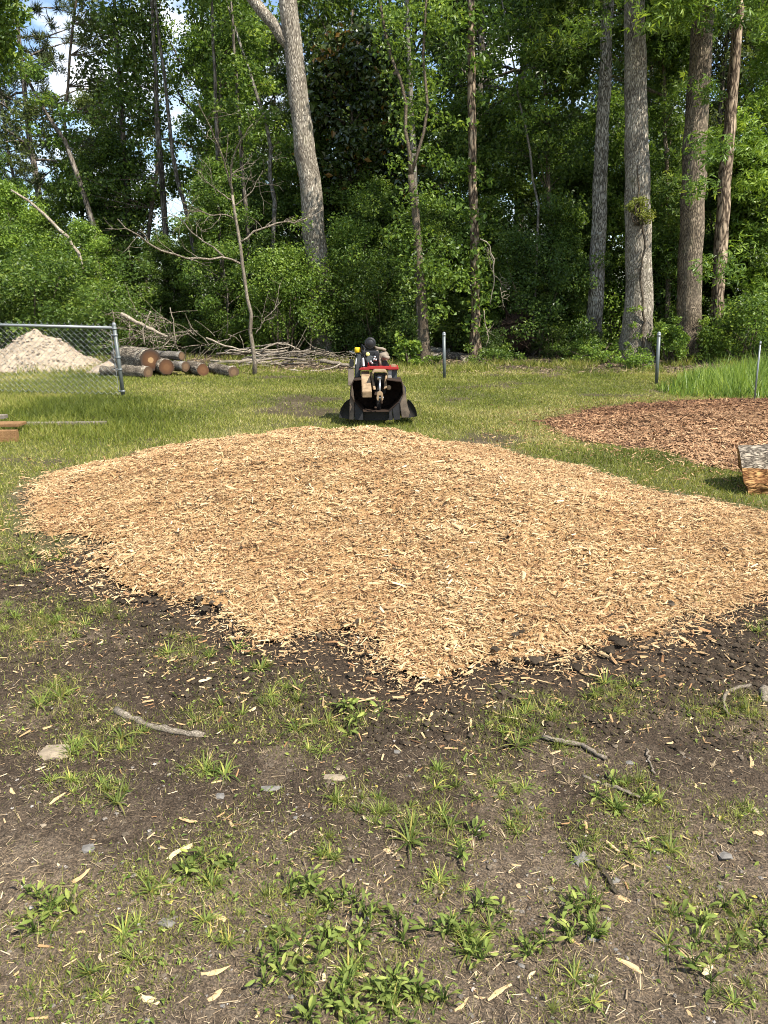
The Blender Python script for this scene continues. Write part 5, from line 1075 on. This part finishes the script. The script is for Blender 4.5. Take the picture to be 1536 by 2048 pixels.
TM = [tuft_mesh(1, 26, .085, .0055, 1.3), tuft_mesh(2, 40, .07, .0025, .9), tuft_mesh(3, 18, .10, .0075, 1.5), tuft_mesh(4, 34, .06, .0035, 1.2), tuft_mesh(5, 14, .06, .006, 1.6), tuft_mesh(6, 40, .075, .0018, 1.9), tuft_mesh(7, 28, .06, .0022, 1.8)]
TF = [(640, 1700, 45, 4), (790, 1640, 50, 5), (880, 1560, 40, 4), (1030, 1640, 55, 5), (160, 1500, 50, 5), (150, 1570, 55, 5), (410, 1540, 45, 4), (400, 1750, 70, 6), (280, 1760, 50, 4), (460, 1860, 60, 5), (490, 1320, 55, 7), (1010, 1460, 70, 8), (1230, 1395, 65, 9), (1100, 1430, 60, 6), (70, 1115, 75, 12), (80, 1250, 90, 10), (200, 1220, 60, 5), (110, 1390, 50, 5),
      (1490, 1420, 45, 4), (1390, 1205, 20, 2), (1310, 1240, 30, 3), (1520, 1250, 35, 4), (1150, 1490, 40, 4), (210, 1590, 50, 5), (1480, 1980, 50, 3), (870, 1780, 60, 5), (940, 1870, 70, 9), (700, 1950, 150, 12), (1400, 1870, 100, 6), (80, 1840, 60, 4), (1270, 1600, 70, 7), (1420, 1430, 50, 3), (570, 1400, 70, 5), (380, 1300, 60, 5), (700, 1590, 60, 4), (1330, 1700, 50, 3), (1470, 1640, 50, 3), (250, 1480, 60, 4), (640, 1480, 60, 4), (1000, 1560, 80, 4), (560, 1840, 90, 6), (1200, 1700, 90, 4), (330, 1900, 100, 5), (130, 1980, 90, 4), (1130, 1980, 90, 5), (860, 1650, 80, 4), (430, 1430, 60, 4)]
for px, py, rp, cnt in TF:
    for i in range(int(cnt * 1.35)):
        a = rg.random() * 6.28; q = rp * math.sqrt(rg.random()); p = gpz(px + q * math.cos(a), py + q * .6 * math.sin(a)); s = rg.uniform(.45, 1.0) * (1.0 if py < 1700 else .72)
        if py < 1300: s *= 1.1
        k = int(rg.integers(0, 5)); nm = ('wide bladed' if k in (0, 2) else 'fine bladed' if k in (1, 3) else 'sparse flat')
        o = add('grass_tuft', TM[k], M['weed'], None, nm + ' grass tuft at the ' + fore(px, py), 'grass tuft', nm + ' tufts on the soil', None, p, (0, 0, rg.random() * 6.28)); o.scale = (s, s, s)
for i in range(42):                       # withered straw-coloured tufts
    px, py = rg.uniform(0, 1536), rg.uniform(1420, 2040); p = gpz(px, py); s_ = rg.uniform(.4, .8) * (.8 if py > 1700 else 1)
    if float(mound_d(np.array([p.x]), np.array([p.y]))[0]) > -.05: continue
    me = TM[5 + i % 2]; o = add('dry_grass_tuft', me, M['straw'], None, 'withered straw coloured grass tuft at the ' + fore(px, py), 'grass tuft', 'withered tufts on the soil', None, p, (0, 0, rg.random() * 6.28)); o.scale = (s_, s_, s_ * .7)
# sprouts everywhere thin
PATCH = [(tuple(gp(a, b_).xy), r_ / FPX * gp(a, b_).length * 1.15) for a, b_, r_, *_ in BL + TF]
def patchy(x, y):
    w = np.zeros_like(x)
    for (a, b_), r_ in PATCH: w = np.maximum(w, np.exp(-((x - a) ** 2 + ((y - b_) * .8) ** 2) / (r_ * r_)))
    return w * (.3 + 1.0 * fbm(x, y, .09, 3, 131))
def sprd(x, y): return open_soil(x, y) * np.clip(.9 * patchy(x, y) + .7 * sstep(.50, .72, fbm(x, y, .38, 4, 119)) + .03, 0, 1)
x, y = scatter(rng, 50000, FGB, sprd); n = len(x); C = np.stack([x, y, ground_z(x, y) + .004 + .008 * rng.random(n)], 1); nr = unit(rng.normal(size=(n, 3)) * .5 + np.array([0, 0, 1])); sz = .006 + .016 * rng.random(n) ** 2
V, F, T = leaf_quads(rng, C, nr, sz, sz * .5, tint=np.clip(.45 + .25 * rng.normal(size=n), 0, 1)); add('seedlings', new_mesh('seedlings', V, F, T), M['weed'], kind='stuff', label='tiny green seedlings spread thinly over the soil', cat='seedlings')
x, y = scatter(rng, 420000, FGB, sprd); n = len(x); print('thin grass', n); V, F, T = blades(rng, x, y, ground_z(x, y), .006 + .03 * rng.random(n) ** 1.5 * (.5 + .8 * patchy(x, y)) * (1 + .5 * (y > 2.6)), .0012 + .0018 * rng.random(n), np.clip(.55 + .3 * rng.normal(size=n), 0, 1), .9); add('thin_grass', new_mesh('thin_grass', V, F, T), M['grass'], kind='stuff', label='thin short grass growing through the soil', cat='grass')

# larger single chips, stones, sticks
def chunk_mesh(seed, L, w, h, rough):
    rg = np.random.default_rng(seed); n = 7; V = []
    for i in range(n):
        t = i / (n - 1); ww = w * (.35 + .65 * math.sin(math.pi * (t * .8 + .1))) * rg.uniform(.75, 1.2); hh = h * rg.uniform(.5, 1.1); bend = .12 * L * math.sin(t * 3 + seed)
        V += [(L * (t - .5), bend - ww / 2, 0), (L * (t - .5) + rg.normal() * rough, bend - ww * .3, hh), (L * (t - .5) + rg.normal() * rough, bend + ww * .3, hh * .8), (L * (t - .5), bend + ww / 2, 0)]
    F = []
    for i in range(n - 1):
        for k in range(4): F.append((4 * i + k, 4 * i + (k + 1) % 4, 4 * i + 4 + (k + 1) % 4, 4 * i + 4 + k))
    F += [(0, 1, 2, 3), (4 * n - 1, 4 * n - 2, 4 * n - 3, 4 * n - 4)]
    return new_mesh('wood_chip', np.array(V), np.array(F), np.clip(rg.normal(.68, .2, len(F)) * 0 + rg.uniform(.55, 1.0), 0, 1))
CM = [chunk_mesh(s, rng.uniform(.03, .075), rng.uniform(.008, .02), rng.uniform(.002, .005), .006) for s in range(12)]
G_CH = 'large loose wood chips on the soil'
pts = [(375, 1640, 7), (115, 1598, 4), (440, 1835, 3), (1500, 1530, 4), (1515, 1665, 6), (1240, 1795, 3), (1260, 1935, 4), (1415, 1940, 4), (150, 1760, 4), (430, 1990, 3), (610, 1890, 4), (920, 2010, 4), (1290, 1680, 3), (300, 2000, 4), (360, 1705, 3), (500, 1420, 5), (290, 1405, 4), (410, 1360, 4), (590, 1300, 5), (200, 1285, 4), (1345, 1485, 3), (420, 1945, 3), (1000, 1985, 3)]
pts += [(rg.uniform(10, 1526), rg.uniform(1430, 2030), 0) for _ in range(60)] + [(rg.uniform(100, 700), rg.uniform(1220, 1420), 0) for _ in range(35)]
for i, (px, py, big) in enumerate(pts):
    p = gpz(px, py)
    if float(mound_d(np.array([p.x]), np.array([p.y]))[0]) > -.03: continue
    s = rg.uniform(.3, .75) if not big else rg.uniform(.9, 1.25); p.z += .001
    o = add('wood_chip', CM[int(rg.integers(0, 12))], M['chips'], None, 'loose pale wood chip lying at the ' + fore(px, py), 'wood chip', G_CH, None, p, (rg.normal() * .12, rg.normal() * .12, rg.random() * 6.28)); o.scale = (s, s * 1.1, s)
for i in range(60):                       # long splinters on the mound itself
    px, py = rg.uniform(150, 1480), rg.uniform(900, 1330); p = gp(px, py, .2)
    if float(mound_d(np.array([p.x]), np.array([p.y]))[0]) < .2: continue
    for _ in range(3):
        zz = float((ground_z(np.array([p.x]), np.array([p.y])) + mound_h(np.array([p.x]), np.array([p.y])))[0]); p = gp(px, py, zz)
    o = add('wood_splinter', CM[int(rg.integers(0, 12))], M['chips'], None, 'large splinter lying on top of the fresh wood chip mound', 'wood chip', 'large splinters on the mound', None, (p.x, p.y, zz + .012), (rg.normal() * .2, rg.normal() * .2, rg.random() * 6.28)); s = rg.uniform(1.0, 1.9); o.scale = (s, s, s)
def stone(label, px, py, wpx, mt, seed, fl=.5, asp=.75, group=None):
    p = gpz(px, py); r = wpx / 2 / FPX * (p - Vector((0, 0, CAM_H))).length; rg = np.random.default_rng(seed); bm = bmesh.new(); bmesh.ops.create_icosphere(bm, subdivisions=1, radius=r)
    for v in bm.verts: v.co *= 1 + .16 * rg.normal(); v.co.y *= asp; v.co.z *= fl
    mb = MB(); mb.bm(bm); return mb.build('stone', M[mt], None, label=label, cat='stone', group=group, loc=(p.x, p.y, p.z + r * fl * .1), rot=(0, 0, rg.random() * .8 - .4))
stone('largest pale flat stone at the left edge of the foreground', 112, 1505, 66, 'stone_tan', 1, .22)
stone('flat tan stone in the upper middle of the foreground', 670, 1557, 52, 'stone_tan', 2, .25, .5)
stone('grey stone above the round weed clump beside the dark stick', 1162, 1722, 36, 'stone', 3)
stone('pale stone right of the dark stick tip', 1230, 1762, 20, 'stone', 4); stone('grey rounded stone in the left foreground', 176, 1700, 28, 'stone', 5)
stone('pale grey stone right of the dark stick on bare soil', 1450, 1714, 26, 'stone', 6); stone('flat grey stone left of the large weed clump', 335, 1845, 34, 'stone', 7, .25)
stone('tiny grey stone right below the round weed clump', 1185, 1880, 22, 'stone', 8); stone('small tan stone at the far right foreground', 1508, 1622, 24, 'stone_tan', 9)
stone('grey stone beside the long weathered stick', 1260, 1527, 20, 'stone', 10); stone('flat grey stone in the centre of the foreground', 540, 1577, 42, 'stone', 11, .2, .5); stone('small flat grey stone left of centre foreground', 440, 1592, 22, 'stone', 12, .3)
for i in range(22):
    stone('small grey stone lying on the foreground soil', rg.uniform(10, 1526), rg.uniform(1500, 2040), rg.uniform(7, 14), 'stone' if i % 3 else 'stone_tan', 100 + i, .5, .8, 'small stones on the soil')
def stick(label, pts, w, mt, lift=.006):
    P = np.array([tuple(gpz(*q)) for q in pts]); P[:, 2] += lift; o0 = P[0].copy(); P = dens(P - o0, 16, 3, .0022); rg = np.random.default_rng(int(w * 9)); d0 = np.linalg.norm(o0 - np.array([0, 0, CAM_H])); mb = MB(); mb.tube(P, np.linspace(w, w * .8, 16) / 2 / FPX * d0 * (1 + .14 * rg.normal(size=16)), 8, rough=.1, rng=rg); mb.build('stick', M[mt], None, True, loc=o0, label=label, cat='stick')
stick('long curved grey stick on the soil left of centre', [(232, 1424), (262, 1437), (300, 1455), (345, 1466), (408, 1474)], 12, 'deadwood')
stick('long weathered stick half buried right of centre', [(1085, 1476), (1120, 1484), (1160, 1492), (1212, 1520)], 9, 'deadwood')
stick('grey stick continuing past the grass right of centre', [(1165, 1555), (1200, 1570), (1240, 1582), (1280, 1597)], 8, 'deadwood')
stick('short dark stick beside the round weed clump', [(1192, 1722), (1210, 1752), (1234, 1790)], 8, 'bark_brown')
stick('curled root at the right edge below the mound', [(1500, 1372), (1470, 1378), (1450, 1390), (1447, 1410), (1458, 1432)], 6, 'deadwood')
stick('thin stick stub at the right edge of the foreground', [(1526, 1378), (1530, 1405)], 13, 'deadwood')
stick('thin upright lying twig at the right of the middle foreground', [(1293, 1500), (1297, 1525), (1310, 1550)], 4, 'deadwood')
